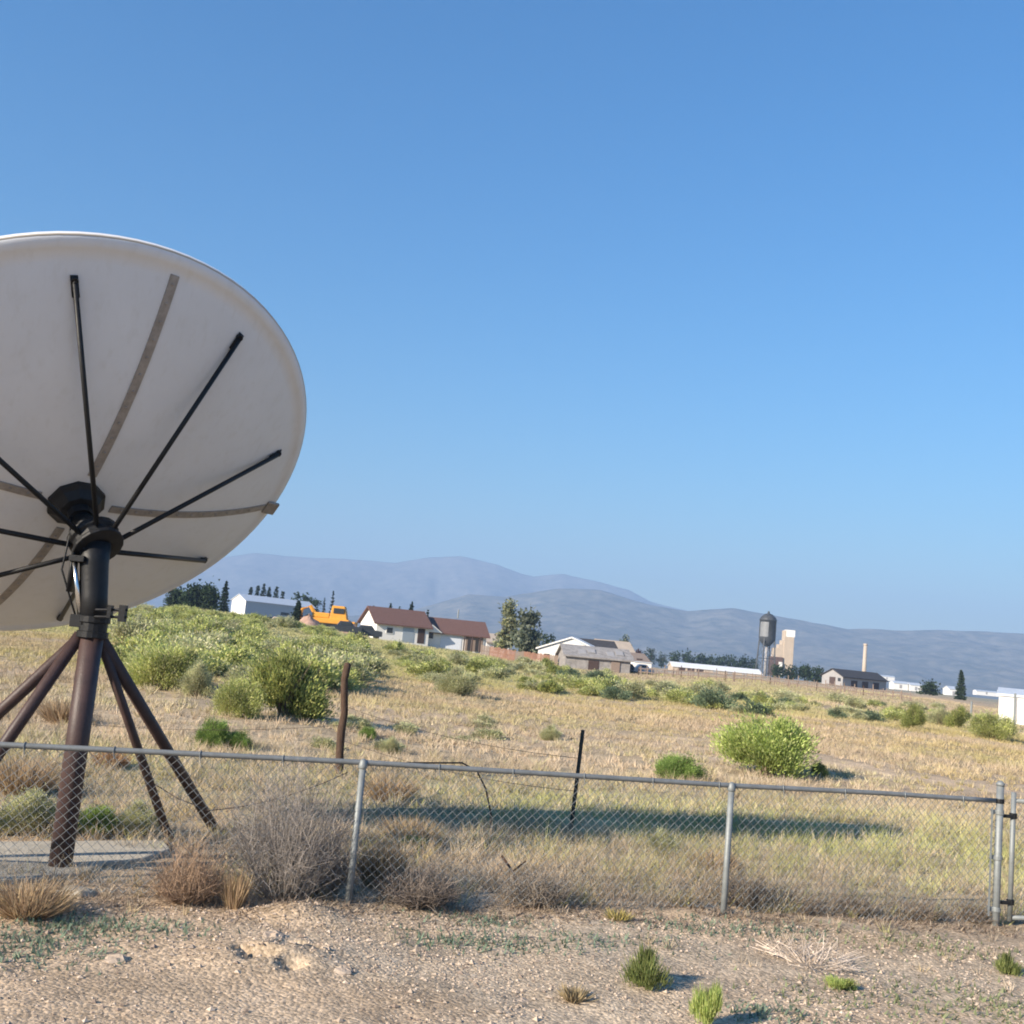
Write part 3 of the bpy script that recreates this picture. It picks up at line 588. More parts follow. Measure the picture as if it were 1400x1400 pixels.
for i, (h0, h1, lab) in enumerate([(.62, .72, 'upper rusty wire strung from the dark wooden post to the slim metal stake'), (.32, .40, 'lower rusty wire strung from the dark wooden post to the slim metal stake')]):
    a = wp+(wpt-wp)*h0; b = tp+ax*h1; mb = MB(); mb.tube([a+(b-a)*t-np.array([0, 0, .10*4*t*(1-t)]) for t in np.linspace(0, 1, 14)], .0032, 4)
    tag(mb.build('fence_wire', M_wire), lab, 'wire')
a = wp+(wpt-wp)*.45; b = at(120, 990, 17.5); mb = MB(); mb.tube([a+(b-a)*t-np.array([0, 0, .08*4*t*(1-t)]) for t in np.linspace(0, 1, 14)], .0032, 4)
tag(mb.build('fence_wire', M_wire), 'rusty wire running left from the dark wooden post behind the dish legs', 'wire')
mb = MB(); Y0 = 12.2; mb.tube([at(505, 1045, Y0), at(560, 1043, Y0), at(632, 1043, Y0), at(652, 1054, Y0), at(664, 1078, Y0), at(672, 1116, Y0-.02)], [.010]*6, 6)
q_ = flat(672, 1118); mb.tube([at(672, 1116, Y0-.02), (at(672, 1116, Y0)[0]-.02, Y0, -.05)], .01, 6)
tag(mb.build('bent_rod', M_wire, None, True), 'thin bent dark rod arching over behind the rail right of the first post', 'rod')
mb = MB(); a = flat(712, 1216); b = at(686, 1170, a[1]+.1); mb.tube([a-np.array([0, 0, .05]), (a+b)/2+np.array([.02, 0, 0]), b], .011, 6); mb.tube([(a+b)/2, (a+b)/2+np.array([.12, .05, .1])], .007, 5)
tag(mb.build('dead_stick', M_wood), 'dark dead stick poking up from the weeds between the two line posts', 'stick')
mb = MB(); a = at(286, 1108, 9.4); b = at(475, 1056, 9.9); mb.tube([a+(b-a)*t-np.array([0, 0, .06*4*t*(1-t)]) for t in np.linspace(0, 1, 12)], .0045, 5)
c = at(205, 1068, 10.2); mb.tube([a, (a+c)/2-np.array([0, 0, .03]), c], .0045, 5)
tag(mb.build('slack_wire', M_wire), 'slack dark wire sagging from the dish leg above the grey dead bush', 'wire')
for px, py0, py1, lab in [(1328, 1012, 968, 'pale metal stake standing left of the white shed'), (1388, 998, 948, 'pale metal stake standing right against the white shed')]:
    g = at(px, py1, 68); z0 = float(gz(g[0], 68)); mb = MB(); mb.tube([(g[0], 68, z0-.1), (g[0], 68, max(g[2], z0+1.2))], .07, 8)
    tag(mb.build('field_stake', M_galv), lab, 'stake')
# rocks beside the mound
M_rock = mat('pale_rock', (.50, .40, .31), .9, 0, .3, 8, .5, 20, .1)
for px, py, s_, lab in [(372, 1290, .075, 'flat pale stone lying on top of the dirt mound'), (160, 1312, .07, 'small reddish stone with a dark shadow in the left foreground dirt'), (468, 1334, .06, 'small stone at the lower right of the dirt mound'), (716, 1366, .045, 'dark little stone at the bottom left of the flattened tuft')]:
    g = flat(px, py); g[2] = gz(g[0], g[1]); mb = MB(); r = np.random.default_rng(px)
    mb.lathe(g-np.array([0, 0, .015]), (.1, -.1, 1), [(s_*.8, 0), (s_*1.05, s_*.2), (s_*.85, s_*.42), (s_*.3, s_*.5)], 9)
    mb.v[0] += r.normal(0, s_*.09, mb.v[0].shape); tag(mb.build('stone', M_rock, None, bevel=.004), lab, 'stone')

# ------------------------------------------------------------------ trees
M_trunk = mat('bark', (.10, .075, .055), .95, 0, .4, 6)
def crown(kind, n, seed, cols, h, w, leaf):
    r = np.random.default_rng(seed)
    if kind == 'cone':
        t = r.random(n)**1.5; lay = np.round(t*11)/11*.3+t*.7; z = .06*h+lay*h*.94; a = r.uniform(0, 6.283, n)
        lob = .72+.28*np.sin(a*5+np.floor(t*11)*1.7)+r.normal(0, .1, n); R_ = w/2*(1-lay)**.7*np.sqrt(r.uniform(.25, 1, n))*lob+.02*w
        P = np.stack([R_*np.cos(a), R_*np.sin(a), z-R_*.25], 1); tone = .8+.3*r.random(n)
    else:
        nc = 26; a = r.uniform(0, 6.283, nc); e = r.uniform(-.5, 1.4, nc); rr = r.uniform(.35, .9, nc)
        cen = np.stack([np.cos(a)*np.cos(e)*rr*w*.42, np.sin(a)*np.cos(e)*rr*w*.42, h*.50+np.sin(e)*rr*h*.46], 1); cs = r.uniform(.07, .15, nc)*w
        if kind == 'bushy': cen[:, 2] = h*(.12+.74*r.random(nc)); cen[:, :2] *= 1.05-.45*np.abs(cen[:, 2:]/h-.4)
        if kind == 'poplar': cen[:, 2] = h*(.25+.7*r.random(nc)); cen[:, :2] *= (1.15-cen[:, 2:]/h)
        k = r.integers(0, nc, n); P = cen[k]+r.normal(0, 1, (n, 3))*cs[k][:, None]*np.array([1, 1, .9]); tone = r.uniform(.65, 1.3, nc)[k]
        P[:, 2] = np.maximum(P[:, 2], h*.12)
    d = r.normal(0, 1, (n, 3)); d /= np.linalg.norm(d, axis=1)[:, None]; q = np.cross(d, r.normal(0, 1, (n, 3))); q /= np.linalg.norm(q, axis=1)[:, None]
    L = leaf*r.uniform(.6, 1.5, n)[:, None]; V = np.stack([P-q*L*.5, P+q*L*.5, P+d*L], 1)
    C = np.array(cols)[r.integers(0, len(cols), n)]*(tone*r.uniform(.75, 1.25, n))[:, None]
    return tris('crown', V, C, LEAF)
def tree(kind, px, pyb, pyt, wpx, Y, cols, label, name='tree', group=None, n=1500, cat='tree'):
    b = at(px, pyb, Y); z0 = float(gz(b[0], Y)); b = np.array([b[0], Y, z0]); px2 = px+(pyb-pyt)*.085
    h = at(px2, pyt, Y)[2]-z0; w = wpx*Y/FPX
    t = thing(name, b, label, cat, group); me = crown(kind, n, int(px*7+pyt), cols, h, w, max(.09*w, .02*h) if kind != 'cone' else .12*w)
    link('crown', me, parent=t)
    mb = MB(); top = h*(.9 if kind == 'cone' else .55); tr_ = .028*h+.03
    mb.tube([b-np.array([0, 0, .3]), b+np.array([.02*h, 0, top*.5]), b+np.array([0, 0, top])], [tr_, tr_*.7, tr_*.15], 7)
    if kind != 'cone':
        r = np.random.default_rng(int(px))
        for k in range(6):
            a = r.uniform(0, 6.283); mb.tube([b+np.array([0, 0, top*r.uniform(.35, .7)]), b+np.array([math.cos(a)*w*.3, math.sin(a)*w*.3, h*r.uniform(.55, .8)])], [tr_*.45, tr_*.1], 5)
    mb.build('trunk', M_trunk, t, True)
CF = [(.030, .050, .030), (.042, .065, .035), (.022, .038, .026)]; DC = [(.045, .075, .035), (.06, .09, .04), (.035, .055, .03)]; GC = [(.19, .215, .15), (.15, .18, .12), (.23, .25, .18)]; PC = [(.36, .36, .18), (.30, .32, .15), (.42, .41, .23)]
for px, b_, t_, w_, lab in [(238, 834, 804, 30, 'leftmost dark bushy tree under the dish rim'), (260, 836, 798, 36, 'broad dark tree second from the dish rim in the left clump'), (283, 840, 800, 34, 'rounded dark tree just left of the tall spruce'),]:
    tree('bushy', px, b_, t_, w_, 185, DC, lab, 'broadleaf_tree', None, 2600)
tree('cone', 304, 842, 795, 18, 172, CF, 'tall dark spruce touching the white end of the long shed', 'spruce_tree')
for i, (px, t_) in enumerate([(341, 803), (350, 801), (358, 799), (366, 804), (376, 803), (385, 809)]):
    tree('cone', px, 826, t_, 19, 340, CF, 'small dark conifer in the row behind the long shed roof', 'conifer_tree', 'conifers behind the long shed', 700)
tree('bushy', 410, 840, 809, 30, 310, DC, 'dark round tree behind the right end of the long shed', 'broadleaf_tree')
tree('bushy', 428, 842, 816, 22, 305, DC, 'lower dark round tree between the long shed and the yellow machine', 'broadleaf_tree')
tree('cone', 404, 862, 822, 20, 140, CF, 'lone dark conifer in front of the long shed, left of the yellow machine', 'conifer_tree')
tree('cone', 452, 845, 808, 11, 230, CF, 'slim pointed conifer behind the yellow machine', 'conifer_tree', None, 700)
tree('cone', 441, 845, 817, 10, 232, CF, 'short conifer left of the slim pointed one behind the yellow machine', 'conifer_tree', None, 700)
for px, t_, w_, lab in [(508, 828, 10, 'small conifer tip behind the gable of the left brown-roofed house'), (531, 825, 14, 'conifer above the middle of the left brown roof'), (544, 829, 11, 'low conifer between two taller ones above the left brown roof'), (560, 823, 18, 'tallest conifer above the left brown roof'), (583, 834, 13, 'conifer peeping over the joint between the two brown roofs')]:
    tree('cone', px, 856, t_, w_, 215, CF, lab, 'conifer_tree', None, 800)
for px, t_ in [(625, 846), (642, 848), (655, 852)]: tree('bushy', px, 872, t_, 24, 220, DC, 'dark round tree behind the right brown roof', 'broadleaf_tree', 'round trees behind the right brown roof', 700)
tree('poplar', 690, 893, 822, 34, 128, PC+GC, 'pale yellowish-topped tree beside the orange fence', 'poplar_tree', None, 2600)
tree('bushy', 722, 897, 832, 46, 127, GC, 'grey-green bushy tree between the poplar and the white gabled house', 'broadleaf_tree', None, 3000)
tree('bushy', 748, 893, 862, 24, 150, DC, 'small dark tree behind the white gabled house roof', 'broadleaf_tree', None, 700)
tree('round', 852, 895, 866, 22, 210, GC+DC, 'small green tree above the grey ruin', 'broadleaf_tree', None, 700)
tree('round', 872, 903, 884, 15, 200, [(.07, .035, .035), (.09, .045, .04)], 'dark reddish tree right of the grey ruin', 'red_tree', None, 700)
for px, b_, t_, w_ in [(890, 902, 884, 16), (905, 903, 888, 16), (940, 905, 890, 26), (968, 907, 892, 24), (995, 909, 894, 24), (1018, 911, 897, 22), (883, 901, 889, 20), (922, 903, 890, 24), (954, 906, 893, 26), (982, 908, 895, 26), (1008, 910, 898, 24), (1030, 912, 900, 20)]:
    tree('bushy', px, b_, t_, w_, 440, DC, 'far hazy green tree in the line behind the long white barn', 'far_tree', 'trees behind the long white barn', 500)
for px, b_, t_, w_, lab in [(1064, 920, 909, 22, 'green bush at the foot of the water tower'), (1082, 921, 911, 22, 'green bush at the foot of the pale mill tower'), (1100, 922, 911, 26, 'green bush right of the pale mill tower'), (1118, 924, 913, 22, 'rightmost low bush before the dark barn')]:
    tree('bushy', px, b_, t_, w_, 300, DC, lab, 'green_bush', None, 700, 'bush')
tree('cone', 1313, 956, 917, 17, 190, [(.05, .075, .045), (.06, .085, .05)], 'lone pointed conifer on the right plain', 'conifer_tree')
tree('bushy', 1271, 948, 933, 30, 230, DC, 'dark low tree left of the lone pointed conifer', 'broadleaf_tree', None, 700)
tree('bushy', 1396, 966, 940, 26, 120, DC, 'dark tree behind the white shed at the right edge', 'broadleaf_tree', None, 900)

# ------------------------------------------------------------------ buildings
M_white = mat('white_siding', (.78, .76, .72), .7, 0, .06, 2); M_roofb = mat('brown_shingles', (.17, .10, .085), .85, 0, .25, 5, .3, 12, .15)
M_blue = mat('blue_grey_metal', (.36, .41, .46), .5, .3, .1, 3, stretch=(6, 6, .5)); M_roofm = mat('pale_metal_roof', (.62, .66, .70), .45, .3, .1, 2)
M_glass = mat('dark_glass', (.03, .035, .04), .15, 0, 0, 2, spec=.6); M_dark = mat('dark_door', (.075, .05, .045), .7, 0, .2, 5); M_tanw = mat('tan_boards', (.30, .23, .185), .85, 0, .3, 8, stretch=(6, 6, .6))
M_greyw = mat('weathered_grey_boards', (.34, .32, .305), .9, 0, .35, 2.5, .4, 10, .1, rgb2=(.22, .205, .195)); M_dkroof = mat('dark_tar_roof', (.065, .062, .066), .9, 0, .3, 3)
M_orange = mat('orange_slats', (.37, .20, .14), .8, 0, .3, 3, stretch=(3, 3, .5)); M_cream = mat('cream_concrete', (.50, .41, .32), .85, 0, .14, .5); M_brick = mat('dark_brick', (.13, .085, .075), .9, 0, .3, 2)
M_tank = mat('dark_grey_tank', (.085, .09, .095), .55, .3, .3, .6); M_tankp = mat('pale_tank_panel', (.22, .225, .23), .6, .2, .15, .8); M_gable = mat('grey_siding', (.33, .32, .32), .8, 0, .15, 2)
M_yel = mat('yellow_machine_paint', (.72, .33, .04), .5, 0, .15, 3); M_tyre = mat('black_rubber', (.02, .02, .02), .9)
class House:
    """gabled building: O = near corner (world), e1 along the ridge, e2 across"""
    def __init__(s, name, px, py, Y, yaw, La, Lb, hw, hr, wallm, roofm, label, cat='house', over=.35, group=None, gable=None, z=None):
        b = at(px, py, Y); s.O = np.array([b[0], Y, float(gz(b[0], Y)) if z is None else z]); a = rad(yaw)
        s.e1 = np.array([math.cos(a), math.sin(a), 0]); s.e2 = np.array([-math.sin(a), math.cos(a), 0]); s.La, s.Lb, s.hw, s.hr = La, Lb, hw, hr
        s.t = thing(name, s.O, label, cat, group); w = lambda x, y, z: s.O+s.e1*x+s.e2*y+np.array([0, 0, z]); s.w = w
        mb = MB(); v = [w(0, 0, -1), w(La, 0, -1), w(La, Lb, -1), w(0, Lb, -1), w(0, 0, hw), w(La, 0, hw), w(La, Lb, hw), w(0, Lb, hw), w(0, Lb/2, hr), w(La, Lb/2, hr)]
        mb.add(v, [(0, 1, 5, 4), (2, 3, 7, 6), (3, 0, 4, 8, 7), (1, 2, 6, 9, 5), (4, 5, 9, 8), (6, 7, 8, 9)]); mb.build('wall', wallm, s.t)
        mb = MB(); sl_ = (hr-hw)/(Lb/2); th_ = .16
        for y0, y1 in ((-over, Lb/2), (Lb+over, Lb/2)):
            z0 = hw-over*sl_+.05; z1 = hr+.05
            mb.add([w(-over, y0, z0), w(La+over, y0, z0), w(La+over, y1, z1), w(-over, y1, z1), w(-over, y0, z0+th_), w(La+over, y0, z0+th_), w(La+over, y1, z1+th_), w(-over, y1, z1+th_)], [(3, 2, 1, 0), (4, 5, 6, 7), (0, 1, 5, 4), (1, 2, 6, 5), (2, 3, 7, 6), (3, 0, 4, 7)])
        s.roof = mb.build('roof', roofm, s.t)
    def front(s, name, x, z, w_, h_, m, d=.05, parent=None):
        mb = MB(); mb.box(s.w(x, -d, z), s.e1*w_, s.e2*(d+.02), (0, 0, h_)); return mb.build(name, m, parent or s.t)
    def left(s, name, y, z, w_, h_, m, d=.05):
        mb = MB(); mb.box(s.w(-d, y, z), s.e1*(d+.02), s.e2*w_, (0, 0, h_)); return mb.build(name, m, s.t)
    def window(s, x, z, w_, h_):
        f = s.front('window', x, z, w_, h_, M_white, .06); s.front('pane', x+.08, z+.08, w_-.16, h_-.16, M_glass, .075, f)
# long shed: white end towards the sun
b0 = at(334, 842, 260); b1 = at(428, 850, 274); yaw = math.degrees(math.atan2(b1[1]-b0[1], b1[0]-b0[0])); L_ = math.hypot(b1[0]-b0[0], b1[1]-b0[1])
h0 = at(336, 814, 260)[2]-float(gz(b0[0], 260))
H = House('long_shed', 334, 842, 260, yaw, L_, 6, h0*.80, h0*1.02, M_blue, M_roofm, 'long blue-grey metal shed with a white end wall behind the left shrubs', 'shed', .3)
mb = MB(); mb.add([H.w(-.06, -.02, -.5), H.w(-.06, H.Lb, -.5), H.w(-.06, H.Lb, H.hw), H.w(-.06, H.Lb/2, H.hr-.02), H.w(-.06, -.02, H.hw), H.w(-.02, -.02, -.5), H.w(-.02, H.Lb, -.5), H.w(-.02, H.Lb, H.hw), H.w(-.02, H.Lb/2, H.hr-.02), H.w(-.02, -.02, H.hw)], [(4, 3, 2, 1, 0), (5, 6, 7, 8, 9), (0, 1, 6, 5), (1, 2, 7, 6), (2, 3, 8, 7), (3, 4, 9, 8), (4, 0, 5, 9)]); mb.build('end_wall', M_white, H.t)
H.front('door', 2, -.4, 6, 2.1, M_dark)
for x in (10, 14): H.front('window', x, h0*.4, 2.5, .7, M_glass)
# lean-to clutter by the shed
mb = MB(); p = at(381, 848, 235); z0 = float(gz(p[0], 235)); t = thing('parked_truck', (p[0], 235, z0), 'small pale pickup parked before the long shed', 'truck')
def vehicle(t, c, L_, W_, hgt, bodym, yaw=0):
    a = rad(yaw); e1 = np.array([math.cos(a), math.sin(a), 0]); e2 = np.array([-math.sin(a), math.cos(a), 0]); c = np.asarray(c, float); w = lambda x, y, z: c+e1*x+e2*y+np.array([0, 0, z])
    sec = [(-.5, .35, .62), (-.47, .30, .66), (-.18, .28, .70), (.30, .28, .70), (.47, .30, .66), (.5, .35, .6)]
    mb = MB(); V = []
    for x, z0, z1 in sec: V += [w(x*L_, -W_/2, z0*hgt*.7), w(x*L_, -W_/2, z1*hgt*.95), w(x*L_, W_/2, z1*hgt*.95), w(x*L_, W_/2, z0*hgt*.7)]
    mb.add(V, [(4*i+j, 4*i+(j+1) % 4, 4*i+4+(j+1) % 4, 4*i+4+j) for i in range(5) for j in range(4)]+[(3, 2, 1, 0), (20, 21, 22, 23)]); mb.build('body', bodym, t)
    mb = MB(); V = [w(-.32*L_, -.46*W_, .66*hgt), w(.26*L_, -.46*W_, .66*hgt), w(.26*L_, .46*W_, .66*hgt), w(-.32*L_, .46*W_, .66*hgt), w(-.22*L_, -.38*W_, hgt), w(.14*L_, -.38*W_, hgt), w(.14*L_, .38*W_, hgt), w(-.22*L_, .38*W_, hgt)]
    mb.add(V, [(4, 5, 6, 7), (0, 1, 5, 4), (1, 2, 6, 5), (2, 3, 7, 6), (3, 0, 4, 7)]); cb = mb.build('cab', bodym, t)
    mb = MB(); mb.box(w(-.2*L_, -.47*W_, .70*hgt), e1*.36*L_, e2*.94*W_, (0, 0, .2*hgt)); mb.build('window', M_glass, cb)
    for x in (-.32, .32):
        for y in (-.48, .42):
            mb = MB(); mb.lathe(w(x*L_, y*W_, .22*hgt), e2, [(.2*hgt, 0), (.22*hgt, .03), (.22*hgt, .17), (.2*hgt, .2)], 14); mb.build('wheel', M_tyre, t)
vehicle(t, (p[0], 235, z0), 4.2, 1.9, 1.7, M_cream, -8)
# orange-yellow machine
p = at(452, 856, 142); z0 = float(gz(p[0], 142)); c = np.array([p[0], 142, z0]); t = thing('construction_machine', c, 'orange-yellow tracked construction machine parked among dirt piles left of the gabled house', 'construction machine'); w = lambda x, y, z: c+np.array([x, y, z])
mb = MB()
for y in (-1.1, .7):
    for i in range(1): mb.add([w(-2.1, y, .25), w(-1.7, y, 0), w(1.7, y, 0), w(2.1, y, .25), w(2.1, y, .55), w(1.8, y, .8), w(-1.8, y, .8), w(-2.1, y, .55)]+[w(-2.1, y+.5, .25), w(-1.7, y+.5, 0), w(1.7, y+.5, 0), w(2.1, y+.5, .25), w(2.1, y+.5, .55), w(1.8, y+.5, .8), w(-1.8, y+.5, .8), w(-2.1, y+.5, .55)], [tuple(range(8)), tuple(range(15, 7, -1))]+[(j, 8+j, 8+(j+1) % 8, (j+1) % 8) for j in range(8)])
mb.build('track', M_tyre, t)
mb = MB(); mb.box(w(-1.9, -.85, .8), (3.5, 0, 0), (0, 1.7, 0), (0, 0, .55)); mb.box(w(-1.6, -.75, 1.35), (1.5, 0, 0), (0, 1.5, 0), (0, 0, .55)); mb.build('body', M_yel, t, bevel=.08)
mb = MB(); V = [w(-.1, -.75, 1.35), w(1.4, -.75, 1.35), w(1.4, .75, 1.35), w(-.1, .75, 1.35), w(.05, -.65, 2.75), w(1.1, -.65, 2.75), w(1.1, .65, 2.75), w(.05, .65, 2.75)]; mb.add(V, [(4, 5, 6, 7), (0, 1, 5, 4), (1, 2, 6, 5), (2, 3, 7, 6), (3, 0, 4, 7)]); cb = mb.build('cab', M_yel, t, bevel=.05)
mb = MB(); mb.box(w(.2, -.80, 1.95), (.9, 0, 0), (0, .1, 0), (0, 0, .55)); mb.build('window', M_glass, cb)
mb = MB(); mb.tube([w(-1.2, 0, 1.3), w(-1.9, 0, 2.5), w(-2.6, 0, 2.1), w(-2.7, 0, 1.0)], [.2, .2, .16, .14], 6); mb.box(w(-3.2, -.8, .3), (.7, 0, 0), (0, 1.6, 0), (0, 0, .8)); mb.build('boom', M_yel, t)
mb = MB(); mb.box(w(1.9, -1.3, .2), (.25, 0, 0), (0, 2.6, 0), (0, 0, 1.0)); mb.box(w(1.5, -.5, .45), (.45, 0, 0), (0, .2, 0), (0, 0, .2)); mb.build('blade', M_yel, t); t.scale = (1.5, 1.2, 1.2)
M_dirt = mat('pinkish_dirt', (.46, .30, .23), .95, 0, .25, 2, .5, 8, .05)
for px, py, Y, w_, h_, lab in [(420, 862, 136, 3.4, 1.5, 'pinkish dirt pile left of the yellow machine'), (474, 862, 134, 4.6, 1.5, 'long pinkish dirt pile right of the yellow machine')]:
    p = at(px, py, Y); z0 = float(gz(p[0], Y)); mb = MB(); mb.lathe((p[0], Y, z0-.3), (0, 0, 1), [(w_*.6, 0), (w_*.5, h_*.3), (w_*.34, h_*.65), (w_*.18, h_*.95), (w_*.04, h_*1.15)], 18)
    r = np.random.default_rng(px); mb.v[0] += r.normal(0, .10, mb.v[0].shape); tag(mb.build('dirt_pile', M_dirt, None, True), lab, 'dirt pile')
M_car = mat('dark_car_paint', (.05, .055, .065), .3, .2, .1, 3, spec=.5); M_carg = mat('silver_car_paint', (.45, .46, .48), .35, .4, .1, 3, spec=.5)
for px, py, mm, lab in [(472, 872, M_car, 'dark car parked left of the gabled house, nearest the dirt pile'), (500, 878, M_car, 'dark car parked directly below the white gable')]:
    p = at(px, py, 122+(py-866)*.2); Yc = p[1]; z0 = float(gz(p[0], Yc)); t = thing('parked_car', (p[0], Yc, z0), lab, 'car'); vehicle(t, (p[0], Yc, z0), 2.9 if mm is M_carg else 3.4, 1.7, 1.45, mm, 10)
# brown-roofed houses
H = House('gabled_house', 512, 884, 131, 23, 6.6, 7.0, 1.95, 3.75, M_white, M_roofb, 'white house with a steep brown roof and its tall white gable turned to the sun', over=.4)
H.front('grey_panel', 3.3, 0, 1.4, 1.7, M_blue); H.front('door', 5.2, 0, .9, 1.75, M_dark); H.window(1.2, .8, .9, .8)
H2 = House('low_house', 571, 890, 134.5, 14, 8.4, 6.2, 1.9, 3.55, M_white, M_roofb, 'white house with a long brown roof and open porch, right of the steep gabled house', over=.4)
mb = MB(); mb.add([H2.w(.1, -.7, 1.85), H2.w(2.7, -.7, 1.85), H2.w(1.4, -.7, 2.75), H2.w(.1, 1.2, 1.85), H2.w(2.7, 1.2, 1.85), H2.w(1.4, 2.0, 2.75)], [(0, 1, 2), (3, 5, 4), (0, 2, 5, 3), (1, 4, 5, 2)]); mb.build('porch_gable', M_white, H2.t)
H2.front('pale_panel', 2.7, 0, 2.6, 1.75, mat('pale_siding', (.62, .66, .72), .7)); H2.front('porch_recess', 5.8, 0, 2.2, 1.75, M_tanw); H2.window(.7, 1.0, 1.1, .9)
for x in (5.5, 6.5, 7.5): mb = MB(); mb.box(H2.w(x, -.45, -.5), H2.e1*.14, H2.e2*.14, (0, 0, 2.3)); mb.build('porch_post', M_dark, H2.t)
mb = MB(); mb.tube([H2.w(5.2, H2.Lb/2, 3.9), H2.w(5.2, H2.Lb/2, 5.0)], .09, 8); mb.build('flue', M_galv, H2.roof)
H = House('small_white_house', 664, 892, 150, 20, 3.4, 4, 1.9, 2.9, M_white, M_cream, 'little white house peeping between the brown roof and the poplar')
H.window(1, .8, .9, .8)
# orange slat fence
fa = at(656, 909, 119); fb = at(762, 913, 118); t = thing('slat_fence', (fa[0], 119, float(gz(fa[0], 119))), 'orange-brown wooden slat fence below the poplar', 'fence'); n = 9
for i in range(n):
    p = fa+(fb-fa)*i/n; q = fa+(fb-fa)*(i+1)/n; p[2] = gz(p[0], p[1]); q[2] = gz(q[0], q[1]); mb = MB(); r = random.Random(i); hh = 1.15
    for k in range(8):
        a = p+(q-p)*(k+.06)/8; mb.box(a-np.array([0, .02, .3]), (q-p)*.108, (0, .03, 0), (0, 0, hh+.3+r.uniform(-.08, .05)))
    mb.box(p+np.array([0, .02, .5]), (q-p), (0, .05, 0), (0, 0, .1)); mb.build('slat_panel', M_orange if i % 4 else M_tanw, t)
    mb = MB(); mb.box(p+np.array([-.05, .03, -.4]), (.1, 0, 0), (0, .1, 0), (0, 0, 1.6)); mb.build('fence_post', M_tanw, t)
# white house with door, grey ruin
H = House('white_gabled_house', 824, 916, 119, 78, 5.0, 7.2, 1.75, 3.15, M_white, M_white, 'low white house with a dark doorway and pale roof right of the orange fence', over=.25, z=None)
# front gable (faces left) carries the door
H.left('door', 4.5, 0, .8, 1.5, M_dark); H.left('window', 5.9, .7, .6, .6, M_glass); H.left('skirting', 4.0, -.4, 3.1, .7, M_orange, .08)
R_ = House('weathered_barn', 772, 917, 114, 6, 6.8, 5.0, 1.35, 2.35, M_greyw, M_greyw, 'sagging weathered grey barn between the white gabled house and the debris', 'barn', .3)
R_.front('broken_opening', 2.4, 0, 1.1, 1.1, M_dark); R_.front('loose_boards', 4.8, 0, .9, 1.2, M_tanw, .1)
mb = MB()
for i in range(7): mb.box(R_.w(.4+i, .1+.25*(i % 3), 1.50+.17*(i % 3)), R_.e1*.8, R_.e2*.9+np.array([0, 0, .4]), (0, 0, .06))
mb.build('roof_patch', M_gable, R_.roof)
for px, py, Y, La, hw, hr, mr, lab in [(792, 896, 150, 5.5, 2.2, 3.6, M_dkroof, 'small house with a dark roof behind the weathered barn'), (822, 897, 165, 5.0, 2.6, 4.0, M_cream, 'small house with a pale roof behind the weathered barn'), (842, 902, 160, 5.0, 1.4, 2.4, M_tanw, 'tan-roofed shed behind the right end of the weathered barn')]:
    Hh = House('small_house', px, py, Y, 15, La, 5, hw, hr, M_white if mr is M_cream else M_tanw, mr, lab); Hh.window(1.2, .8, 1.0, .8); Hh.front('door', 3.2, 0, .9, 1.8, M_dark)
def cabin(name, px, py, Y, yaw, L_, W_, h, m, label, cat):
    p = at(px, py, Y); z0 = float(gz(p[0], Y)); a = rad(yaw); e1 = np.array([math.cos(a), math.sin(a), 0]); e2 = np.array([-math.sin(a), math.cos(a), 0]); O = np.array([p[0], Y, z0]); t = thing(name, O, label, cat)
    mb = MB(); mb.box(O+np.array([0, 0, .25]), e1*L_, e2*W_, (0, 0, h-.25)); mb.build('body', m, t, bevel=.06)
    mb = MB(); mb.box(O-e1*.1-e2*.1+np.array([0, 0, h]), e1*(L_+.2), e2*(W_+.2), (0, 0, .12)); mb.build('roof', M_roofm, t, bevel=.03)
    for x in (.2, .6): mb = MB(); mb.box(O+e1*L_*x-e2*.03+np.array([0, 0, h*.5]), e1*L_*.16, e2*.04, (0, 0, h*.25)); mb.build('window', M_glass, t)
    for x in (.15, .85): mb = MB(); mb.box(O+e1*(L_*x-.1)+e2*.1+np.array([0, 0, -.4]), e1*.2, e2*(W_-.2), (0, 0, .68)); mb.build('support', M_tyre, t)
    return t
cabin('white_trailer', 866, 919, 140, 6, 2.3, 2.0, 1.25, M_white, 'little white trailer right of the weathered barn', 'trailer')
for px, lab in [(858, 'dark car parked between the weathered barn and the white trailer'), (878, 'dark car parked below the little white trailer')]:
    p = at(px, 926, 120); z0 = float(gz(p[0], 120)); t = thing('parked_car', (p[0], 120, z0), lab, 'car'); vehicle(t, (p[0], 120, z0), 2.2, 1.5, 1.0, M_car if px < 870 else M_carg, 5)
for px, py, Y, lab in [(888, 921, 128, 'heap of grey boards and scrap right of the white trailer'), (842, 921, 116, 'heap of grey boards at the right corner of the weathered barn'), (702, 906, 121, 'heap of pale boards behind the orange slat fence')]:
    p = at(px, py, Y); z0 = float(gz(p[0], Y)); mb = MB(); r = np.random.default_rng(px)
    for k in range(14):
        a = r.uniform(0, 6.28); o = np.array([p[0]+r.normal(0, .7), Y+r.normal(0, .4), z0+r.uniform(0, .5)]); mb.box(o, (math.cos(a)*1.3, math.sin(a)*.6, r.uniform(-.2, .3)), (-.15*math.sin(a), .15*math.cos(a), 0), (0, 0, .06))
    tag(mb.build('scrap_heap', M_greyw), lab, 'scrap heap')
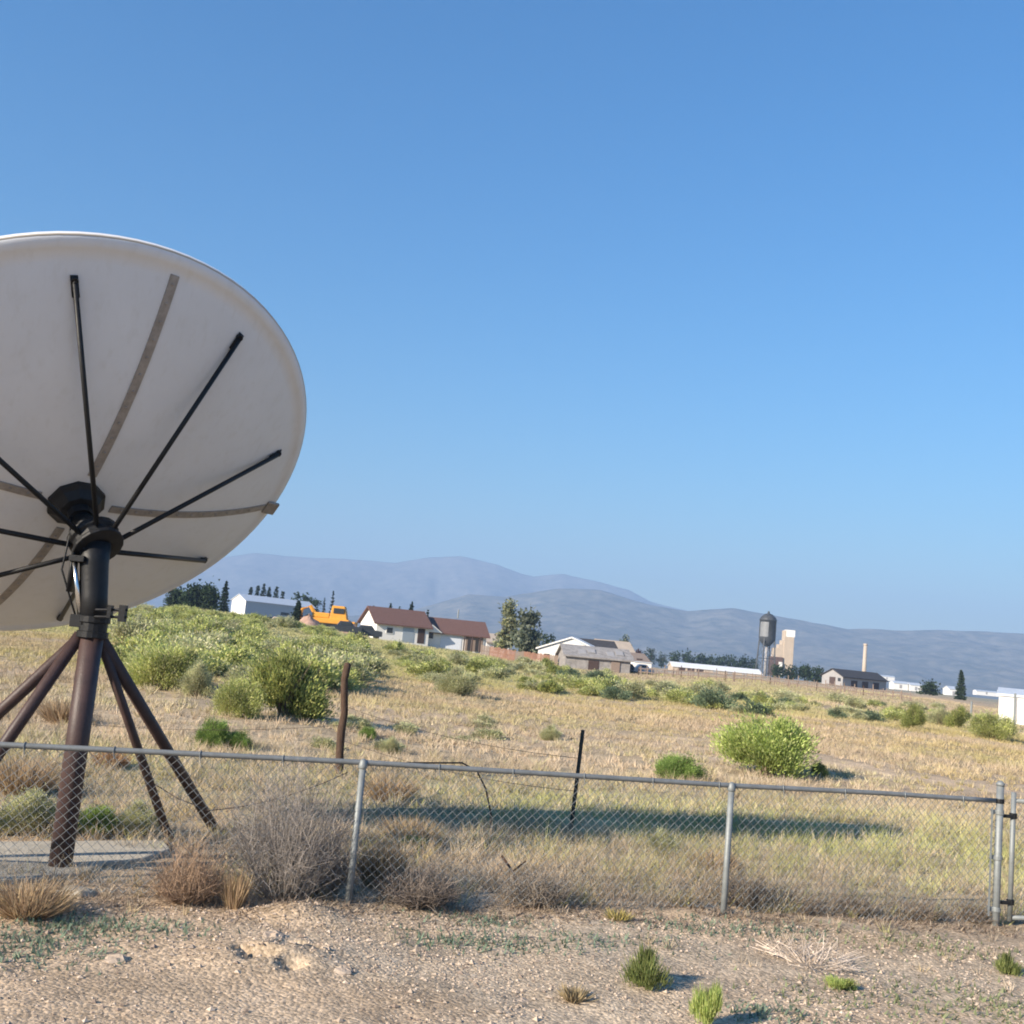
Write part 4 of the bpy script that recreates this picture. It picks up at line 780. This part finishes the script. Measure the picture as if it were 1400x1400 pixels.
# long white barn
b0 = at(920, 912, 300); b1 = at(1042, 921, 300); z0 = at(920, 913, 300)[2]
H = House('long_white_barn', 920, 912, 300, 2, (b1[0]-b0[0]), 7, 1.1, 2.2, M_cream, mat('white_metal_roof', (.80, .80, .79), .5, .1, .05, 1), 'very long low white-roofed barn left of the water tower', 'barn', .3, z=float(gz(b0[0], 300))-.1)
for x in (1.5, 4, 6.5): H.front('opening', x, 0, 1.9, 1.2, M_dark)
for x in (11, 15, 19): H.front('door', x, 0, 1.3, 1.2, M_gable)
# water tower
Yt = 400; s_ = Yt/FPX; b = at(1046, 918, Yt); B = np.array([b[0], Yt, float(gz(b[0], Yt))]); ztop = at(1051, 838, Yt)[2]; zb = at(1049, 880, Yt)[2]
t = thing('water_tower', B, 'dark domed water tower on tall legs standing above the plain', 'water tower'); r_ = 11.2*s_; hb = zb-B[2]; ht = ztop-B[2]; up = np.array([0, 0, 1])
mb = MB(); c0 = hb-.3; mb.lathe(B, up, [(1.2, c0-.6), (r_*.55, c0), (r_*.85, c0+r_*.35), (r_, c0+r_*.7), (r_, ht-r_*.95), (r_*1.05, ht-r_*.93), (r_*1.05, ht-r_*.85), (r_*.86, ht-r_*.5), (r_*.5, ht-r_*.18), (r_*.14, ht-r_*.05), (r_*.12, ht+.5), (.02, ht+.7)], 24); tk = mb.build('tank', M_tank, t, True)
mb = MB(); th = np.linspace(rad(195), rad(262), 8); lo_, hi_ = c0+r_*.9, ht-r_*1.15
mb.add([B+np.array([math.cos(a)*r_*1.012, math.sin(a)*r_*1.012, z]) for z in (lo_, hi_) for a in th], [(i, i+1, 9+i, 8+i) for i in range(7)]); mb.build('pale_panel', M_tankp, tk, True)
mb = MB(); mb.lathe(B, up, [(.55, -.5), (.55, c0-.5)], 16); mb.build('riser', M_gable, t, True)
for k in range(4):
    a = rad(45+90*k+12); mb = MB(); mb.tube([B+np.array([math.cos(a)*r_*1.25, math.sin(a)*r_*1.25, -.5]), B+np.array([math.cos(a)*r_*.95, math.sin(a)*r_*.95, c0+r_*.7])], .24, 6); mb.build('leg', M_tank, t)
    a2 = a+rad(90); mb = MB()
    for f0, f1 in ((.05, .48), (.48, .05), (.5, .95), (.95, .5)):
        q = lambda aa, f: B+np.array([math.cos(aa)*r_*(1.25-.3*f), math.sin(aa)*r_*(1.25-.3*f), f*(c0+r_*.6)]); mb.tube([q(a, f0), q(a2, f1)], .07, 4)
    for f in (.49,): mb.tube([q(a, f), q(a2, f)], .12, 4)
    mb.build('cross_brace', M_tank, t)
# pale mill
Ym = 430; s_ = Ym/FPX
def blk(mb, x0, y0, x1, y1, dep, Y=None, dy=0):
    Y = Y or Ym; a = at((x0+x1)/2+(918-y1)*.09, y1, Y); w_ = (x1-x0)*Y/FPX; zt = at((x0+x1)/2, y0, Y)[2]; zb_ = a[2]
    mb.box((a[0]-w_/2, Y+dy, zb_), (w_, 0, 0), (0, dep, 0), (0, 0, zt-zb_))
b = at(1070, 916, Ym); zg = float(gz(b[0], Ym)); t = thing('grain_mill', (b[0], Ym, zg), 'pale stepped mill tower just right of the water tower', 'mill')
mb = MB(); blk(mb, 1070, 862, 1083.5, 924, 4.2); mb.build('tower', M_cream, t, bevel=.1)
mb = MB(); blk(mb, 1070.5, 861, 1082.5, 871, 3.4, dy=-.05); mb.build('headhouse', M_white, t)
mb = MB(); blk(mb, 1056, 886, 1070, 900, 4, dy=.2); blk(mb, 1062, 881, 1070, 888, 4, dy=.25); blk(mb, 1066, 875, 1070, 882, 4, dy=.3); mb.build('stepped_wing', M_cream, t)
mb = MB(); blk(mb, 1053, 898, 1069, 924, 5, dy=-.6); mb.build('brick_base', M_brick, t)
mb = MB(); blk(mb, 1063.5, 905, 1068, 922, 1, dy=-1.2); mb.build('white_door', M_white, t)
# dark barn
H = House('dark_barn', 1152, 935, 232, 38, 16, 5.2, 2.0, 3.4, M_gable, M_dkroof, 'dark long-roofed barn with a grey gable beneath the slender chimney', 'barn', .35)
H.left('door', 1.8, 0, 1.5, 1.8, M_dark); H.left('window', .5, 1.0, .7, .7, M_glass)
for x in (3, 7, 11): H.front('opening', x, 0, 2.2, 1.4, M_dark)
# chimney
Yc = 520; b = at(1181, 926, Yc); zt = at(1184, 880, Yc)[2]; zg = float(gz(b[0], Yc)); t = thing('tall_chimney', (b[0], Yc, zg), 'slender pale chimney stack standing behind the dark barn', 'chimney')
mb = MB(); mb.lathe((b[0], Yc, zg-1), up, [(1.15, 0), (.78, zt-zg+1)], 16); mb.build('stack', M_cream, t, True)
mb = MB(); mb.lathe((b[0], Yc, zt-1.0), up, [(.84, 0), (.95, .1), (.95, .9), (.6, 1.0)], 16); mb.build('crown_band', M_cream, t, True)
# white shed right edge
H = House('white_shed', 1364, 1004, 77, -26, 4.4, 3.2, 1.75, 2.15, M_white, M_roofm, 'plain white shed cut off by the right edge of the picture', 'shed', .12)
H.front('door', 2.4, 0, .9, 1.5, M_gable); H.front('seam', 1.1, 0, .05, 1.7, M_gable)
# far white buildings
for i, (px, py, Y, L_, h, lab) in enumerate([(1222, 940, 520, 7, 3.0, 'white building just right of the dark barn roof'), (1244, 943, 520, 6, 3.2, 'second white building to the right of the dark barn'), (1298, 951, 420, 3.0, 3.2, 'tiny white hut left of the lone pointed conifer'), (1204, 928, 900, 12, 3, 'far pale building on the plain right of the chimney'), (1335, 948, 800, 18, 2.5, 'far pale long building on the plain right of the lone conifer'), (1368, 947, 900, 14, 2.5, 'far pale building near the right edge of the plain')]):
    Hf = House('far_building', px, py, Y, 6, L_, 5, h*.7, h, M_white, M_roofm, lab, 'building', .2, z=at(px, py, Y)[2] if Y > 480 else None); Hf.front('door', L_*.4, 0, 1.2, 1.6, M_gable)
# corral fence across the brown strip
ca_ = at(872, 934, 112); cb_ = at(1246, 967, 104); NP = 30; t = thing('corral_fence', (ca_[0], 112, float(gz(ca_[0], 112))), 'weathered brown corral fence of uneven upright sticks crossing the field under the water tower', 'fence')
for i in range(NP):
    p = ca_+(cb_-ca_)*i/NP; q = ca_+(cb_-ca_)*(i+1)/NP; p[2] = gz(p[0], p[1]); q[2] = gz(q[0], q[1]); mb = MB(); r = random.Random(i+50)
    mb.tube([p-np.array([0, 0, .3]), p+np.array([r.uniform(-.08, .08), 0, r.uniform(.8, 1.25)])], [.055, .045], 5); mb.build('post', M_wood if i % 5 == 0 else M_tanw, t)
    mb = MB()
    for z in (.35, .7): mb.tube([p+np.array([0, -.05, z]), q+np.array([0, -.05, z+r.uniform(-.08, .08)])], .045, 5)
    for k in range(r.randint(2, 6)):
        a = p+(q-p)*r.random(); mb.tube([a-np.array([0, .08, .2]), a+np.array([r.uniform(-.1, .1), -.08, r.uniform(.5, 1.0)])], .03, 5)
    mb.build('rails', M_tanw, t)

# ------------------------------------------------------------------ hills
def ridge(name, pts, D, depth, seed, rgb, rgb2, amp):
    xs = np.linspace(-500, 1900, 520); ysk = np.interp(xs, [p[0] for p in pts], [p[1] for p in pts])
    V = []; nd = 80
    for px, py in zip(xs, ysk):
        P = at(px, py, D); hz = P[2]; u = P[0]/D
        row = []
        for k in range(nd):
            f_ = k/(nd-1); Yk = D-depth*(1-f_) if f_ <= 1 else D; row.append((u*Yk, Yk, f_, hz))
        for k in range(1, 6): row.append((u*(D+depth*.06*k), D+depth*.06*k, 1-k/5, hz))
        V.append(row)
    V = np.array(V); X, Y, f_, hz = V[..., 0], V[..., 1], V[..., 2], V[..., 3]
    rn = 1-np.abs(fbm(X/(amp*2.2), Y/(amp*4), seed, 6)*2-1)*1.6
    Z = -6+(hz+6)*(f_**1.35)*(1-.42*(1-f_)*(rn*1.6-.3))+(fbm(X/amp, Y/amp, seed+9, 4)-.5)*amp*.20*sm(f_*3)*(1-sm((f_-.9)/.1)*.6)
    nx, ny = X.shape; idx = np.arange(nx*ny).reshape(nx, ny)
    F = np.stack([idx[:-1, :-1], idx[1:, :-1], idx[1:, 1:], idx[:-1, 1:]], -1).reshape(-1, 4)
    me = bpy.data.meshes.new(name); me.from_pydata(np.stack([X, Y, Z], -1).reshape(-1, 3).tolist(), [], F.tolist()); me.update(); me.polygons.foreach_set('use_smooth', np.ones(len(F), bool))
    me.materials.append(mat(name+'_scrub', rgb, 1, 0, .3, .02, .6, .03, spec=.02, rgb2=rgb2)); tag(link(name, me), kind='structure')
ridge('far_hills', [(-500, 800), (0, 772), (280, 768), (300, 764), (350, 757), (420, 761), (480, 764), (540, 769), (590, 762), (630, 760), (680, 771), (705, 781), (730, 788), (770, 784), (810, 794), (860, 808), (890, 824), (930, 834), (1000, 850), (1200, 890), (1900, 960)], 6200, 1700, 71, (.20, .19, .17), (.10, .105, .10), 300)
ridge('near_hills', [(-500, 850), (200, 850), (450, 845), (560, 835), (640, 812), (690, 816), (760, 804), (820, 806), (880, 824), (940, 836), (1000, 832), (1045, 839), (1100, 848), (1130, 855), (1160, 862), (1210, 860), (1280, 860), (1340, 862), (1400, 865), (1900, 885)], 3800, 1500, 75, (.21, .195, .16), (.07, .08, .07), 200)

# ------------------------------------------------------------------ haze (one closed box of even, pale air)
mb = MB(); mb.box((-6500, -4500, -14), (13000, 0, 0), (0, 11400, 0), (0, 0, 575))
hm = bpy.data.materials.new('pale_air'); hm.use_nodes = True; N = hm.node_tree.nodes; N.remove(N['Principled BSDF']); v = N.new('ShaderNodeVolumePrincipled')
v.inputs['Color'].default_value = (.44, .65, 1.0, 1); v.inputs['Density'].default_value = 2.6e-4; v.inputs['Anisotropy'].default_value = 0.0; v.inputs['Density Attribute'].default_value = ''
hm.node_tree.links.new(v.outputs[0], N['Material Output'].inputs['Volume'])
try: hm.cycles.homogeneous_volume = True
except Exception as e: print(e)
tag(mb.build('haze', hm), kind='stuff')
